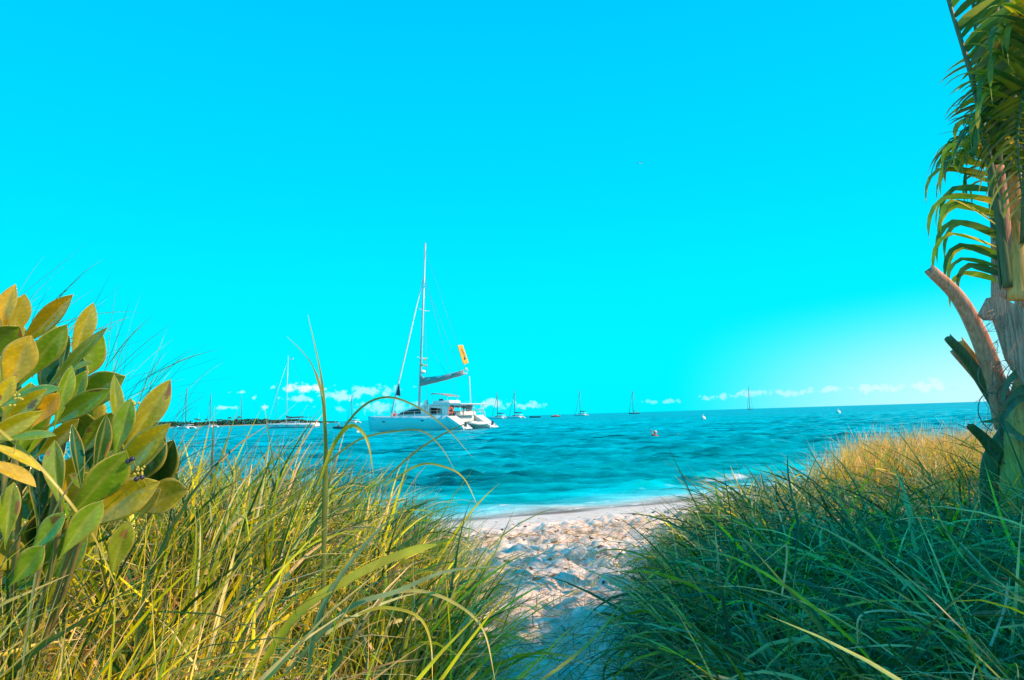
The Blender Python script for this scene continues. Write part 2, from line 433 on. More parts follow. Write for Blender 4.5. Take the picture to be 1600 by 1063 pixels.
    ra = Nn('ShaderNodeMath'); ra.operation = 'MAXIMUM'; LL(rr.outputs[0], ra.inputs[0]); LL(fr.outputs[0], ra.inputs[1]); LL(ra.outputs[0], b.inputs['Roughness'])
    b.inputs['IOR'].default_value = 1.33
    # ripples
    m1 = Nn('ShaderNodeMapping'); m1.inputs['Scale'].default_value = (.45, 1, 1); LL(tc.outputs['Object'], m1.inputs[0])
    r1 = Nn('ShaderNodeTexNoise'); r1.inputs['Scale'].default_value = 2.0; r1.inputs['Detail'].default_value = 7; r1.inputs['Roughness'].default_value = .66; LL(m1.outputs[0], r1.inputs['Vector'])
    bp = Nn('ShaderNodeBump'); bp.inputs['Distance'].default_value = .13; bp.inputs['Strength'].default_value = 1; LL(r1.outputs['Fac'], bp.inputs['Height']); LL(bp.outputs[0], b.inputs['Normal'])
    # clear in the shallows
    al = Nn('ShaderNodeMapRange'); al.inputs[1].default_value = -.05; al.inputs[2].default_value = .5; al.inputs[3].default_value = .1; al.inputs[4].default_value = 1; LL(a1.outputs['Fac'], al.inputs[0])
    am = Nn('ShaderNodeMath'); am.operation = 'MAXIMUM'; LL(al.outputs[0], am.inputs[0]); LL(fr.outputs[0], am.inputs[1])
    LL(am.outputs[0], b.inputs['Alpha'])
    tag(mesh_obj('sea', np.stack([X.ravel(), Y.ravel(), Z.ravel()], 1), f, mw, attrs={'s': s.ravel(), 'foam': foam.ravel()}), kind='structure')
sea()

# ------------------------------------------------------------------ grass
M_GRASS = leafy('grass_blades', .32, .3)
def blades(name, base, length, width, az, lean, bend, cols, tipc, label, cat, seg=7, twist=None, parent=None, droop_pow=1.3, mat_=None):
    n = len(base)
    t = np.linspace(0, 1, seg + 1)
    twist = rng.normal(0, .8, n) if twist is None else twist
    phi = lean[:, None] + bend[:, None] * t[None] ** droop_pow
    wav = rng.normal(0, .25, n)
    a = az[:, None] + wav[:, None] * t[None] * 2 + rng.normal(0, .12, n)[:, None] * np.sin(t[None] * 7)
    d = np.stack([np.sin(phi) * np.cos(a), np.sin(phi) * np.sin(a), np.cos(phi)], -1)
    step = (length / seg)[:, None, None]
    pos = np.concatenate([np.zeros((n, 1, 3)), np.cumsum(d[:, :-1] * step, 1)], 1) + base[:, None]
    side = np.stack([-np.sin(a), np.cos(a), np.zeros_like(a)], -1)
    nor = np.cross(d, side)
    tw = twist[:, None] * (.3 + t[None])
    sd = side * np.cos(tw)[..., None] + nor * np.sin(tw)[..., None]
    prof = np.minimum(1, .55 + t * 2.2) * np.maximum(0.02, 1 - t ** 2.2) ** .8
    wd = width[:, None] * prof[None] / 2
    fold = np.cross(sd, d) * (wd * .35)[..., None]
    v = np.stack([pos - sd * wd[..., None] + fold, pos - fold * .3, pos + sd * wd[..., None] + fold], 2)   # n,seg+1,3,3
    idx = (np.arange(n)[:, None, None] * (seg + 1) + np.arange(seg)[None, :, None]) * 3 + np.arange(2)[None, None]
    f = np.stack([idx, idx + 1, idx + 4, idx + 3], -1).reshape(-1, 4)
    tt = np.clip((t - .8) * 5, 0, 1)[None, :, None]
    low = np.clip(1 - t * 4, 0, 1)[None, :, None]
    col = cols[:, None] * (1 - tt) + tipc[:, None] * tt
    col = col * (1 - low) + (cols * np.array([1.1, .95, .8]))[:, None] * low
    col = np.repeat(col[:, :, None], 3, 2).reshape(-1, 3)
    return v.reshape(-1, 3), f, col
def palette(n, keys, probs):
    k = rng.choice(len(keys), n, p=np.array(probs) / sum(probs))
    c = np.array(keys)[k]
    return c * rng.uniform(.75, 1.25, (n, 1)) * rng.uniform(.92, 1.08, (n, 3))
YG, DG, OL, ST, GR = (.85, .70, .012), (.035, .12, .03), (.30, .34, .02), (.80, .58, .26), (.36, .44, .20)  # DG is darkened to deepen the shade between blades
RB = (.38, .20, .09)
def scatter(n, x0, x1, y0, y1, inside, power=1.0):
    out = []
    while sum(map(len, out)) < n:
        y = y0 + (y1 - y0) * rng.random(n) ** power
        x = x0 + (x1 - x0) * rng.random(n)
        k = inside(x, y)
        out.append(np.stack([x[k], y[k]], 1))
    p = np.concatenate(out)[:n]
    return np.concatenate([p, ground_h(p[:, 0], p[:, 1], False)[:, None] - .02], 1)
class Stuff:
    def __init__(s): s.V = []; s.F = []; s.Cc = []; s.n = 0
    def add(s, v, f, c): s.V.append(v); s.F.append(f + s.n); s.Cc.append(c); s.n += len(v)
    def build(s, name, label, cat, m=None):
        o = mesh_obj(name, np.concatenate(s.V), np.concatenate(s.F), m or M_GRASS, cols=np.concatenate(s.Cc))
        return tag(o, label, cat, kind='stuff')
def infront(x, y): return (np.abs(x) < y * .80 + 1.0)
def tufts(S, centers, per, L0, W0, az_mu, az_sd, cols, probs, tips, tprobs, bend=(1.1, .75), spread=.07, lean0=.1, seg=8):
    """blades springing from shared roots and arching outwards"""
    nt_ = len(centers)
    hgt = rng.uniform(.62, 1.25, nt_); tone = rng.uniform(.65, 1.3, nt_); tb = rng.normal(0, .25, (nt_, 2))
    k = np.repeat(np.arange(nt_), per); n = len(k)
    a0 = rng.uniform(0, 2 * math.pi, n); rr_ = np.abs(rng.normal(0, 1, n))
    off = np.stack([np.cos(a0), np.sin(a0)], 1) * (rr_ * spread)[:, None]
    b = centers[k].copy(); b[:, :2] += off
    pull = rng.normal(az_mu, az_sd, n)
    dx = np.cos(a0) * .7 + np.cos(pull) * .5 + tb[k, 0]; dy = np.sin(a0) * .7 + np.sin(pull) * .5 + tb[k, 1]
    az = np.arctan2(dy, dx)
    lean = lean0 + np.abs(rng.normal(.2, .2, n)) + .12 * rr_
    bd = np.abs(rng.normal(bend[0], bend[1], n))
    ln = rng.uniform(L0[0], L0[1], n) * hgt[k]
    wd = rng.uniform(W0[0], W0[1], n) * rng.choice([1, 1, .5, .35], n)
    col = palette(n, cols, probs) * tone[k][:, None]
    S.add(*blades('', b, ln, wd, az, lean, bd, np.clip(col, 0, .95), palette(n, tips, tprobs), '', '', seg=seg))
# left clump -------------------------------------------------------
def left_grass():
    S = Stuff()
    ins = lambda x, y: (x < edge_left(y) - .02 - .22 * vnoise(x, y, 8, 1.4)) & infront(x, y) & (vnoise(x, y, 9, 1.1) > .12)
    LC = [YG, DG, OL, ST, GR, RB]; LP = [4.2, 4.6, 2.6, 1.3, 1.6, .7]
    for nt_, per, L0, W0, y0, y1 in ((240, 19, (.45, .85), (.010, .020), .75, 3.2), (390, 17, (.45, .9), (.013, .023), 2.6, 5.6), (400, 15, (.4, .75), (.015, .026), 5, 8.4)):
        tufts(S, scatter(nt_, -7.5, .3, y0, y1, ins, 1.1), per, L0, W0, .1, 1.5, LC, LP, [ST, OL, RB], [3, 3, 1])
    n = 6500      # low tangled undergrowth, its palette darkened to paint shade into the gaps
    b = scatter(n, -7.5, .3, .8, 8, ins, 1.3)
    S.add(*blades('', b, rng.uniform(.18, .45, n), rng.uniform(.003, .008, n), rng.uniform(0, 6.28, n), np.abs(rng.normal(.6, .4, n)), np.abs(rng.normal(.8, .6, n)), palette(n, [DG, OL, ST, RB, GR], [7, 2, .6, 2, .5]), palette(n, [ST, RB], [1, 1]), '', ''))
    n = 2400      # thin stems and straws standing through the leaves
    b = scatter(n, -7, .2, .8, 8, ins, 1.2)
    S.add(*blades('', b, rng.uniform(.4, .8, n), rng.uniform(.0025, .005, n), rng.normal(.2, 1.2, n), np.abs(rng.normal(.25, .2, n)), np.abs(rng.normal(.25, .25, n)), palette(n, [YG, ST, OL, RB], [3, 2, 2, 1]), palette(n, [ST, RB], [1, 1]), '', ''))
    # fringe flopping over the path
    n = 1100
    y = rng.uniform(2.2, 7.5, n); x = edge_left(y) - rng.uniform(-.05, .3, n)
    b = np.stack([x, y, ground_h(x, y, False) + .02], 1)
    S.add(*blades('', b, rng.uniform(.3, .75, n), rng.uniform(.004, .010, n), rng.normal(0.0, .7, n), np.abs(rng.normal(.7, .35, n)), np.abs(rng.normal(.6, .4, n)), palette(n, [YG, OL, ST, RB, GR], [3, 3, 2, 1, 1]), palette(n, [ST, RB], [2, 1]), '', '', seg=9))
    n = 2000
    b = np.stack([rng.uniform(-1.4, -.3, n), rng.uniform(.72, 1.3, n), np.zeros(n)], 1); b[:, 2] = ground_h(b[:, 0], b[:, 1], False)
    S.add(*blades('', b, rng.uniform(.35, .66, n), rng.uniform(.004, .010, n), rng.normal(.3, 1.5, n), np.abs(rng.normal(.25, .2, n)), np.abs(rng.normal(.6, .4, n)), palette(n, [YG, OL, GR, ST, DG], [3, 3, 2, 1, 1]), palette(n, [ST, OL], [1, 1]), '', '', seg=10))
    # fine wiry blades rising behind the bush against the sky
    for cx, cy, Y, n, h0, h1, az0 in ((205, 640, 2.6, 26, .2, .42, .5), (170, 620, 2.4, 22, .15, .4, .8), (20, 560, 1.75, 34, .15, .32, .7), (50, 560, 1.7, 20, .12, .26, .8), (250, 680, 2.5, 18, .12, .3, .4)):
        c = P(cx, cy, Y)
        b = np.array([c.x, c.y, c.z]) + rng.normal(0, 1, (n, 3)) * np.array([.07, .1, .03])
        S.add(*blades('', b, rng.uniform(h0, h1, n), rng.uniform(.0018, .0032, n), rng.normal(az0, .5, n), np.abs(rng.normal(.55, .35, n)), np.abs(rng.normal(.35, .3, n)), palette(n, [DG, OL, GR], [3, 1, 1]), palette(n, [DG, OL], [1, 1]), '', '', seg=9))
    S.build('beach_grass', 'dense yellow green beach grass covering the dune left of the sandy path', 'grass')
left_grass()
PBX, PBY = P(1600, 735, 4.3).x, 4.3
# right clump ------------------------------------------------------
def right_grass():
    S = Stuff()
    ins = lambda x, y: (x > edge_right(y) + .02 + .2 * vnoise(x, y, 18, 1.5)) & infront(x, y) & (vnoise(x, y, 19, 1.2) > .10)
    TG = (.045, .16, .07); RC = [DG, TG, OL, GR, ST, YG]; RP = [4, 3.6, 1.4, 2.8, 1.5, .8]
    for nt_, per, L0, W0, y0, y1 in ((280, 22, (.45, .85), (.009, .020), 1.0, 3.4), (400, 20, (.42, .8), (.011, .021), 3.0, 5.8), (330, 18, (.4, .75), (.012, .022), 5.2, 7.4)):
        tufts(S, scatter(nt_, .4, 8.5, y0, y1, ins, 1.1), per, L0, W0, math.pi * .9, 1.3, RC, RP, [ST, GR, DG], [1.5, 2, 3], bend=(2.2, 1.0), spread=.08, seg=11)
    n = 7000
    b = scatter(n, .4, 8.5, 1.0, 8, ins, 1.3)
    S.add(*blades('', b, rng.uniform(.2, .5, n), rng.uniform(.0025, .006, n), rng.uniform(0, 6.28, n), np.abs(rng.normal(.5, .4, n)), np.abs(rng.normal(1.6, 1.1, n)), palette(n, [DG, TG, OL, ST, RB, GR], [3, 3, 1, 1.2, .8, 1.5]), palette(n, [ST, RB, GR], [1, 1, 1]), '', '', seg=9))
    n = 2200   # low curly trailing stems at the foot
    y = rng.uniform(2.0, 7.5, n); x = edge_right(y) + rng.uniform(-.16, .4, n)
    b = np.stack([x, y, ground_h(x, y, False) + .01], 1)
    S.add(*blades('', b, rng.uniform(.12, .45, n), rng.uniform(.0025, .007, n), rng.normal(math.pi, .9, n), np.abs(rng.normal(.6, .4, n)), np.abs(rng.normal(1.3, .6, n)), palette(n, [DG, TG, ST, RB, OL], [3, 2, 1, 1, 1.5]), palette(n, [ST, RB], [1, 1]), '', ''))
    foot = np.array([[PBX + rng.uniform(-.75, .5), PBY + rng.uniform(-.75, .1), 0] for _ in range(34)])
    foot[:, 2] = ground_h(foot[:, 0], foot[:, 1], False) - .02
    tufts(S, foot, 24, (.5, .85), (.006, .013), math.pi * .9, 1.3, [YG, OL, DG, ST], [3, 2, 2, 1.5], [ST, OL], [1, 1], bend=(1.2, .8), spread=.07)
    S.build('beach_grass', 'dark green tangled beach grass covering the dune right of the sandy path', 'grass')
right_grass()
def golden():
    S = Stuff()
    n = 19000
    ins = lambda x, y: (x > np.interp(y, [5.5, 6.5, 8, 10, 12], [2.9, 2.5, 3.2, 4.8, 7.0]) + .5 * vnoise(x, y, 28, 1.0)) & (x < y * .9 + .5)
    b = scatter(n, 1.8, 12, 5.6, 12.5, ins)
    ln = rng.uniform(.4, .7, n) * (.7 + .5 * vnoise(b[:, 0], b[:, 1], 29, 1.6))
    S.add(*blades('', b, ln, rng.uniform(.006, .011, n), rng.normal(.3, 1.0, n), np.abs(rng.normal(.25, .2, n)), np.abs(rng.normal(.6, .4, n)), palette(n, [(.95, .50, .12), (.92, .60, .06), (.95, .62, .30), YG, RB], [4, 4, 2, 1, .4]), palette(n, [ST, (.6, .36, .14)], [1, 1]), '', '', seg=5))
    S.build('dune_grass', 'golden sunlit grass on the far ridge beside the palm trunk', 'grass')
golden()
def litter():
    S = Stuff()
    n = 16000
    y = rng.uniform(3.0, 9.0, n); x = rng.uniform(-1.6, 3.6, n)
    k = (sdist(x, y) < -2.2) & (vnoise(x, y, 41, 1.7) + .35 * vnoise(x, y, 46, 6) + .25 * sm((6.6 - y) / 2) > .72)
    x, y = x[k], y[k]; n = len(x)
    b = np.stack([x, y, ground_h(x, y) + .014], 1)
    S.add(*blades('', b, rng.uniform(.04, .22, n), rng.uniform(.003, .008, n), rng.uniform(0, 6.28, n), rng.uniform(1.2, 1.62, n), rng.normal(0, .25, n), palette(n, [ST, RB, (.25, .13, .08)], [2, 3, 2]), palette(n, [ST, RB], [1, 1]), '', '', seg=3))
    # sprigs growing out of the sand
    n = 900
    y = rng.uniform(4.2, 7.2, n); x = rng.uniform(.1, 1.9, n) 
    k = vnoise(x, y, 43, 1.7) > .55
    x, y = x[k], y[k]; n = len(x)
    b = np.stack([x, y, ground_h(x, y)], 1)
    S.add(*blades('', b, rng.uniform(.06, .2, n), rng.uniform(.002, .005, n), rng.uniform(0, 6.28, n), np.abs(rng.normal(.6, .4, n)), np.abs(rng.normal(.5, .3, n)), palette(n, [ST, RB, OL, YG], [2, 3, 1, 1]), palette(n, [ST, RB], [1, 1]), '', '', seg=4))
    S.build('dry_grass_litter', 'dry straw and brown weed scattered over the sandy path', 'litter')
litter()
# seaweed wrack, dark crumbs on the sand
def wrack():
    mb = MB(); r = random.Random(5)
    for i in range(900):
        x = r.uniform(-1.2, 4.2); y = r.uniform(5.0, 11.6)
        s = float(sdist(np.array([x]), np.array([y]))[0])
        if s > -.7 or (s > -2.2 and r.random() > .25): continue
        z = float(ground_h(np.array([x]), np.array([y]))[0])
        q = r.uniform(.005, .024) * (.6 if s > -2 else 1)
        a = r.uniform(0, 3.14); b0 = len(mb.v)
        mb.ball((x, y, z + q * .15), (q * r.uniform(.8, 2.2), q * .7, q * .5), 6, 4)
        for v in mb.v[b0:]:
            dx, dy = v.x - x, v.y - y
            v.x = x + dx * math.cos(a) - dy * math.sin(a) + r.uniform(-.35, .35) * q; v.y = y + dx * math.sin(a) + dy * math.cos(a) + r.uniform(-.35, .35) * q; v.z += r.uniform(-.2, .3) * q
    tag(mb.build('seaweed', mat('dry_seaweed', (.13, .07, .045), .9, var=.4), smooth=False), 'small dark crumbs of dry seaweed strewn on the pale beach', 'seaweed', kind='stuff')
wrack()
# single blades that stand out ---------------------------------------
def bez(pts, n=26):
    """smooth curve through 3-D points (Catmull-Rom)"""
    p = [Vector(q) for q in pts]; p = [p[0] * 2 - p[1]] + p + [p[-1] * 2 - p[-2]]
    out = []; m = len(p) - 3
    for i in range(m):
        k = max(2, n // m)
        for j in range(k + (1 if i == m - 1 else 0)):
            t = j / k
            a, b_, c, d = p[i:i + 4]
            out.append(.5 * ((2 * b_) + (c - a) * t + (2 * a - 5 * b_ + 4 * c - d) * t * t + (3 * b_ - a - 3 * c + d) * t ** 3))
    return out
def ribbon(pts, width, col, tipcol=None, blunt=False, face=.5, twist=0.0, taper0=.5):
    """one grass blade: curved, folded along its middle"""
    c = bez(pts); n = len(c); V = []; F_ = []; K = []
    for i, p in enumerate(c):
        t = i / (n - 1)
        tg = (c[min(i + 1, n - 1)] - c[max(i - 1, 0)]).normalized()
        view = (CAM - p).normalized()
        s = tg.cross(view)
        s = s.normalized() if s.length > 1e-4 else Vector((1, 0, 0))
        nn = s.cross(tg)
        a = face + twist * t
        sd = s * math.cos(a) + nn * math.sin(a)
        nr = sd.cross(tg)
        w_ = width / 2 * min(1, taper0 + t * 3) * (max(.03, 1 - t ** 2.4) ** .8 if not blunt else (1 - .75 * max(0, t - .88) / .12))
        V += [p - sd * w_ + nr * w_ * .35, p - nr * w_ * .1, p + sd * w_ + nr * w_ * .35]
        q = np.array(col) * (1 - max(0, t - .75) * 4) + np.array(tipcol or col) * max(0, t - .75) * 4
        K += [q] * 3
        if i < n - 1:
            b0 = i * 3; F_ += [(b0, b0 + 1, b0 + 4, b0 + 3), (b0 + 1, b0 + 2, b0 + 5, b0 + 4)]
    return V, F_, K
def blade_obj(name, pts, width, col, label=None, tipcol=None, parent=None, **k):
    V, F_, K = ribbon([P(*q) for q in pts], width, col, tipcol, **k)
    o = mesh_obj(name, np.array([tuple(p) for p in V]), F_, M_GRASS, parent, cols=np.array(K))
    if label: tag(o, label, 'grass blade', 'single blades standing out of the grass')
    return o
YY = (.48, .42, .04)
r_ = empty('reed', G(508, 900, .98))
r_.location = P(505, 1000, 2.2)
def reed_part(pts, w_, col, **k):
    V, F_, K = ribbon([P(*q) - r_.location for q in pts], w_, col, **k)
    # recompute facing in world space is not needed for such thin leaves
    mesh_obj('leaf', np.array([tuple(p) for p in V]), F_, M_GRASS, r_, cols=np.array(K))
reed_part([(505, 1000, 2.2), (507, 850, 2.2), (509, 740, 2.2), (508, 680, 2.2), (505, 620, 2.2), (498, 570, 2.2), (481, 492, 2.2)], .016, (.20, .24, .06), tipcol=(.4, .35, .15))
reed_part([(503, 1000, 2.2), (507, 800, 2.18), (508, 700, 2.17), (502, 620, 2.15), (490, 577, 2.15), (474, 552, 2.12), (448, 526, 2.1)], .018, (.26, .28, .08), tipcol=(.4, .35, .15))
mbs = MB().tube([(0, 0, 0)] + [P(a, b_, 2.2) - r_.location for a, b_ in ((506, 850), (509, 760), (508, 700))], [.007, .006, .006, .004], 6)
mbs.build('stem', mat('reed_stem', (.24, .24, .06), .5), r_, True)
tag(r_, 'tall two leaved grass reed rising above the horizon between the two nearest moored boats', 'reed')
BL = [
 ([(480, 790, 2.0), (525, 690, 2.0), (565, 637, 1.97), (607, 621, 1.93), (655, 638, 1.9), (700, 672, 1.87), (738, 715, 1.85)], .010, (.30, .30, .07), 'thin blade arching highest in front of the catamaran bow', {}),
 ([(497, 760, 1.9), (522, 695, 1.9), (545, 667, 1.88), (562, 671, 1.86), (576, 695, 1.84), (584, 745, 1.83)], .015, YY, 'bright yellow blade folded over in a tight hook beneath the catamaran bow', {'face': .2}),
 ([(440, 800, 2.1), (500, 735, 2.1), (560, 688, 2.08), (620, 674, 2.05), (660, 674, 2.0), (690, 700, 1.96), (712, 738, 1.92)], .009, (.32, .32, .08), 'low arching blade crossing just below the catamaran waterline', {}),
 ([(590, 760, 2.1), (650, 706, 2.1), (700, 675, 2.08), (745, 655, 2.05)], .009, (.28, .27, .07), 'straight slanting blade crossing the catamaran stern', {}),
 ([(600, 760, 2.0), (655, 727, 2.0), (695, 730, 1.96), (725, 748, 1.94), (747, 792, 1.92)], .009, YY, 'arching yellow blade over bright water beside the shore', {}),
 ([(395, 1060, 1.5), (470, 955, 1.5), (560, 897, 1.52), (630, 866, 1.54), (682, 851, 1.55)], .024, (.45, .44, .04), 'broad blunt ended yellow blade pointing right in the middle of the grass', {'blunt': True, 'face': .3}),
 ([(440, 1060, 1.6), (540, 955, 1.6), (620, 925, 1.62), (700, 893, 1.66), (795, 884, 1.7)], .018, (.24, .33, .16), 'broad grey green blade pointing right towards the sandy path', {'face': .5}),
 ([(480, 1060, 1.5), (500, 960, 1.5), (555, 870, 1.52), (630, 790, 1.55)], .017, (.22, .32, .17), 'grey green blade slanting steeply up through the left grass', {}),
 ([(590, 930, 1.7), (655, 924, 1.7), (712, 944, 1.68), (755, 985, 1.65), (775, 1070, 1.6)], .012, (.52, .48, .14), 'pale yellow blade curving down to the bottom edge near the path', {}),
 ([(560, 960, 1.6), (600, 950, 1.6), (650, 962, 1.58), (672, 1000, 1.55), (676, 1070, 1.5)], .011, YY, 'yellow blade bent downwards left of the pale curving blade', {}),
 ([(830, 1075, 2.0), (890, 1032, 2.05), (935, 990, 2.1), (976, 937, 2.2)], .014, (.42, .44, .10), 'light green blade leaning over the shaded path at the bottom', {}),
 ([(-20, 655, 1.15), (60, 728, 1.16), (120, 800, 1.18), (150, 845, 1.2), (200, 960, 1.25)], .008, (.52, .48, .10), 'long yellow blade slanting down across the broad leaved shrub', {}),
 ([(30, 1080, 1.15), (60, 880, 1.15), (90, 790, 1.15), (152, 700, 1.15)], .006, (.3, .34, .16), 'slender grey green blade in front of the shrub leaves', {}),
 ([(1222, 930, 2.2), (1229, 880, 2.2), (1229, 853, 2.2), (1222, 855, 2.2), (1178, 891, 2.15)], .009, (.62, .52, .34), 'pale dry blade snapped into a sharp hook in the dark grass', {'taper0': 1.0}),
 ([(1352, 824, 2.6), (1370, 850, 2.6), (1380, 870, 2.6), (1393, 893, 2.6)], .013, (.55, .46, .08), 'short yellow blade in the dark grass right of the hooked one', {}),
 ([(1452, 780, 2.4), (1490, 850, 2.4), (1525, 893, 2.35), (1565, 912, 2.3), (1615, 945, 2.2)], .010, (.58, .50, .16), 'long pale yellow blade running down to the right edge', {}),
 ([(1340, 1010, 1.9), (1345, 962, 1.9), (1400, 955, 1.88), (1470, 966, 1.85), (1520, 985, 1.82), (1560, 1015, 1.8)], .008, (.55, .50, .32), 'pale arching blade in the lower right grass', {}),
 ([(1548, 1010, 1.8), (1570, 950, 1.8), (1575, 910, 1.8)], .009, (.6, .52, .40), 'broken upright straw coloured stalk near the right edge', {'blunt': True, 'taper0': 1}),
 ([(1620, 976, 1.75), (1590, 977, 1.75), (1557, 981, 1.75)], .008, (.62, .52, .38), 'broken level straw coloured stalk at the right edge', {'blunt': True, 'taper0': 1}),
]
for pts, w_, c_, lab, kw in BL:
    blade_obj('grass_blade', pts, w_ * .78, c_, lab, **kw)

# ------------------------------------------------------------------ shrub with broad leaves
M_LEAF = leafy('shrub_leaf', .12, .2, (1.0, .9, .25), .8, rib=True)
SH = empty('broad_leaved_shrub')
SH.location = (-1.15, 1.45, .95)
tag(SH, 'shrub with broad glossy yellow green leaves and dark berries at the left edge', 'shrub')
def leaf_mesh(B, T, width, roll, fold, curl, col, edge):
    skew = random.uniform(-.12, .12)
    B, T = Vector(B), Vector(T); ax = (T - B); ln = ax.length; ax.normalize()
    view = (CAM - (B + T) / 2).normalized()
    s = ax.cross(view).normalized(); nrm = s.cross(ax)
    s, nrm = s * math.cos(roll) + nrm * math.sin(roll), nrm * math.cos(roll) - s * math.sin(roll)
    spot = (random.random(), random.uniform(-1, 1), random.uniform(.02, .12)) if random.random() < .45 else None
    nu, nv = 10, 34; V = []; K = []; Fc = []
    for j in range(nv + 1):
        t = j / nv
        prof = math.sin(math.pi * min(1, t ** 1.35)) ** .95 * (1 if t < .99 else .0)
        prof = max(prof * (.55 + .6 * t), .035 if t < .98 else .0)
        cz = curl * (t * t) * ln
        for i in range(nu + 1):
            u = i / nu * 2 - 1
            w_ = width / 2 * prof * u
            lift = abs(w_) * (fold + .15) - .12 * w_ * w_ / max(width, 1e-4) + .02 * width * math.sin(t * 9 + u * 3)
            p = B + ax * (ln * t * (1 - .12 * abs(curl) * t)) + s * (w_ + skew * ln * t * (1 - t)) + nrm * (lift + cz) 
            V.append(tuple(p - SH.location))
            k = np.array(col) * (1.0 + (.22 if math.sin(t * 62 - abs(u) * 13) > .86 else -.02)) * (1 - .10 * abs(u))
            if spot and (t - spot[0]) ** 2 * 9 + (u - spot[1]) ** 2 < spot[2]: k = np.array((.26, .14, .05))
            if abs(u) < .05: k = k * .6 + np.array((.20, .19, .05))
            if abs(u) > .9: k = np.array(edge)
            K.append(k)
    for j in range(nv):
        for i in range(nu):
            a = j * (nu + 1) + i; Fc.append((a, a + 1, a + nu + 2, a + nu + 1))
    o = mesh_obj('leaf', np.array(V), Fc, M_LEAF, SH, cols=np.array(K))
    md = o.modifiers.new('thick', 'SOLIDIFY'); md.thickness = .0008
    return o
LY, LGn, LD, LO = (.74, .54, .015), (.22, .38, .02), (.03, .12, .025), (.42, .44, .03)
EY = (.46, .40, .06)
LEAVES = [  # base px, tip px, width px, depth base, depth tip, roll, fold, curl, colour
 ((0,520),(24,444),34,1.5,1.5,.35,.3,0,LY), ((22,520),(34,458),40,1.56,1.56,-.5,.2,.1,LO), ((46,526),(128,455),36,1.45,1.40,.25,.45,.12,LY),
 ((121,548),(146,473),34,1.45,1.45,-.3,.5,0,LO), ((86,598),(177,511),24,1.42,1.36,.6,.3,.05,LO), ((48,580),(104,502),46,1.38,1.38,-.2,.35,.1,LGn),
 ((14,596),(52,522),58,1.34,1.34,.2,.2,.1,LY), ((98,574),(108,524),17,1.5,1.5,.3,.3,0,LD), ((104,582),(151,573),20,1.5,1.45,.9,.3,.1,LY),
 ((92,645),(112,571),30,1.33,1.33,-.5,.4,0,LGn), ((113,628),(137,578),28,1.42,1.42,.3,.3,.1,LGn), ((14,628),(84,598),34,1.28,1.22,1.0,.2,-.1,LGn),
 ((14,655),(84,603),32,1.24,1.2,.2,.3,.1,LY), ((60,655),(94,611),34,1.3,1.3,.1,.3,.1,LY), ((98,655),(178,606),38,1.36,1.33,.15,.35,.05,LO),
 ((-8,634),(27,585),30,1.2,1.2,.2,.3,.1,LY), ((190,678),(172,586),24,1.36,1.36,-.4,.5,.1,LGn), ((184,694),(206,622),38,1.34,1.34,.2,.35,.05,LGn),
 ((210,676),(266,592),44,1.36,1.36,-.15,.45,.02,LO), ((186,748),(284,657),48,1.3,1.25,.35,.25,.12,LY), ((150,812),(258,752),66,1.26,1.26,.3,.15,.08,LY),
 ((128,782),(196,700),70,1.2,1.2,-.5,.2,.05,LGn), ((126,752),(112,662),27,1.22,1.22,-.7,.3,0,LD), ((92,770),(85,688),36,1.2,1.2,.3,.5,0,LGn),
 ((150,730),(166,648),32,1.3,1.3,-.6,.3,0,LD), ((-25,722),(58,743),38,1.1,1.06,1.05,.15,-.12,LY), ((-20,694),(66,720),28,1.14,1.1,1.1,.2,-.1,LY),
 ((18,684),(80,670),28,1.18,1.13,1.1,.2,-.1,LGn), ((-25,700),(74,640),36,1.18,1.18,.1,.3,.05,LY), ((58,800),(56,715),46,1.24,1.24,-.6,.2,0,LD),
 ((12,830),(22,752),36,1.16,1.16,.1,.4,.05,LGn), ((110,850),(160,778),46,1.16,1.18,-.2,.2,.1,LGn), ((60,850),(110,800),40,1.14,1.14,.5,.2,.1,LGn),
 ((205,690),(250,655),26,1.4,1.38,.2,.3,.1,LGn), ((70,700),(130,650),30,1.36,1.34,.1,.3,.1,LY), ((130,700),(185,640),34,1.42,1.4,.2,.3,.1,LO),
 ((100,560),(60,490),26,1.6,1.6,-.3,.3,0,LGn), ((40,560),(8,480),30,1.6,1.6,-.3,.3,0,LO), ((170,770),(110,740),34,1.3,1.28,.3,.2,.1,LGn),
 ((225,800),(258,765),34,1.4,1.38,.8,.2,.1,LY), ((30,900),(75,850),44,1.12,1.12,.3,.2,.1,LGn), ((180,880),(200,810),40,1.3,1.3,-.2,.2,.1,LGn)]
for (b0, t0, w_, d0, d1, ro, fo, cu, col) in LEAVES:
    col = tuple(c * random.uniform(.85, 1.15) for c in col)
    b0 = (b0[0] - (t0[0] - b0[0]) * .38, b0[1] - (t0[1] - b0[1]) * .38)
    leaf_mesh(P(*b0, d0), P(*t0, d1), w_ * .92 / F * d0, ro, fo, cu, col, EY)
rr = random.Random(12)
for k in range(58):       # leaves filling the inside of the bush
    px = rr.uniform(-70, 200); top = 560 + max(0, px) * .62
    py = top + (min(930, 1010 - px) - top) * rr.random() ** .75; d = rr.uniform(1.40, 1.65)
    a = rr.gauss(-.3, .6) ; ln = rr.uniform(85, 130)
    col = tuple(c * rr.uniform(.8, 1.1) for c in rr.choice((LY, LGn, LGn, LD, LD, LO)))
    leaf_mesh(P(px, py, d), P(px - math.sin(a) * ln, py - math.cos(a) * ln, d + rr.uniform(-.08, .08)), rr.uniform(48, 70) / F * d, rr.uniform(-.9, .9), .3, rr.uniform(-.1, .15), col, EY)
mw_ = mat('shrub_twig', (.22, .20, .07), .7, var=.3, scale=20, bump=.002)
br = MB()
root = Vector((0, 0, 0)) 
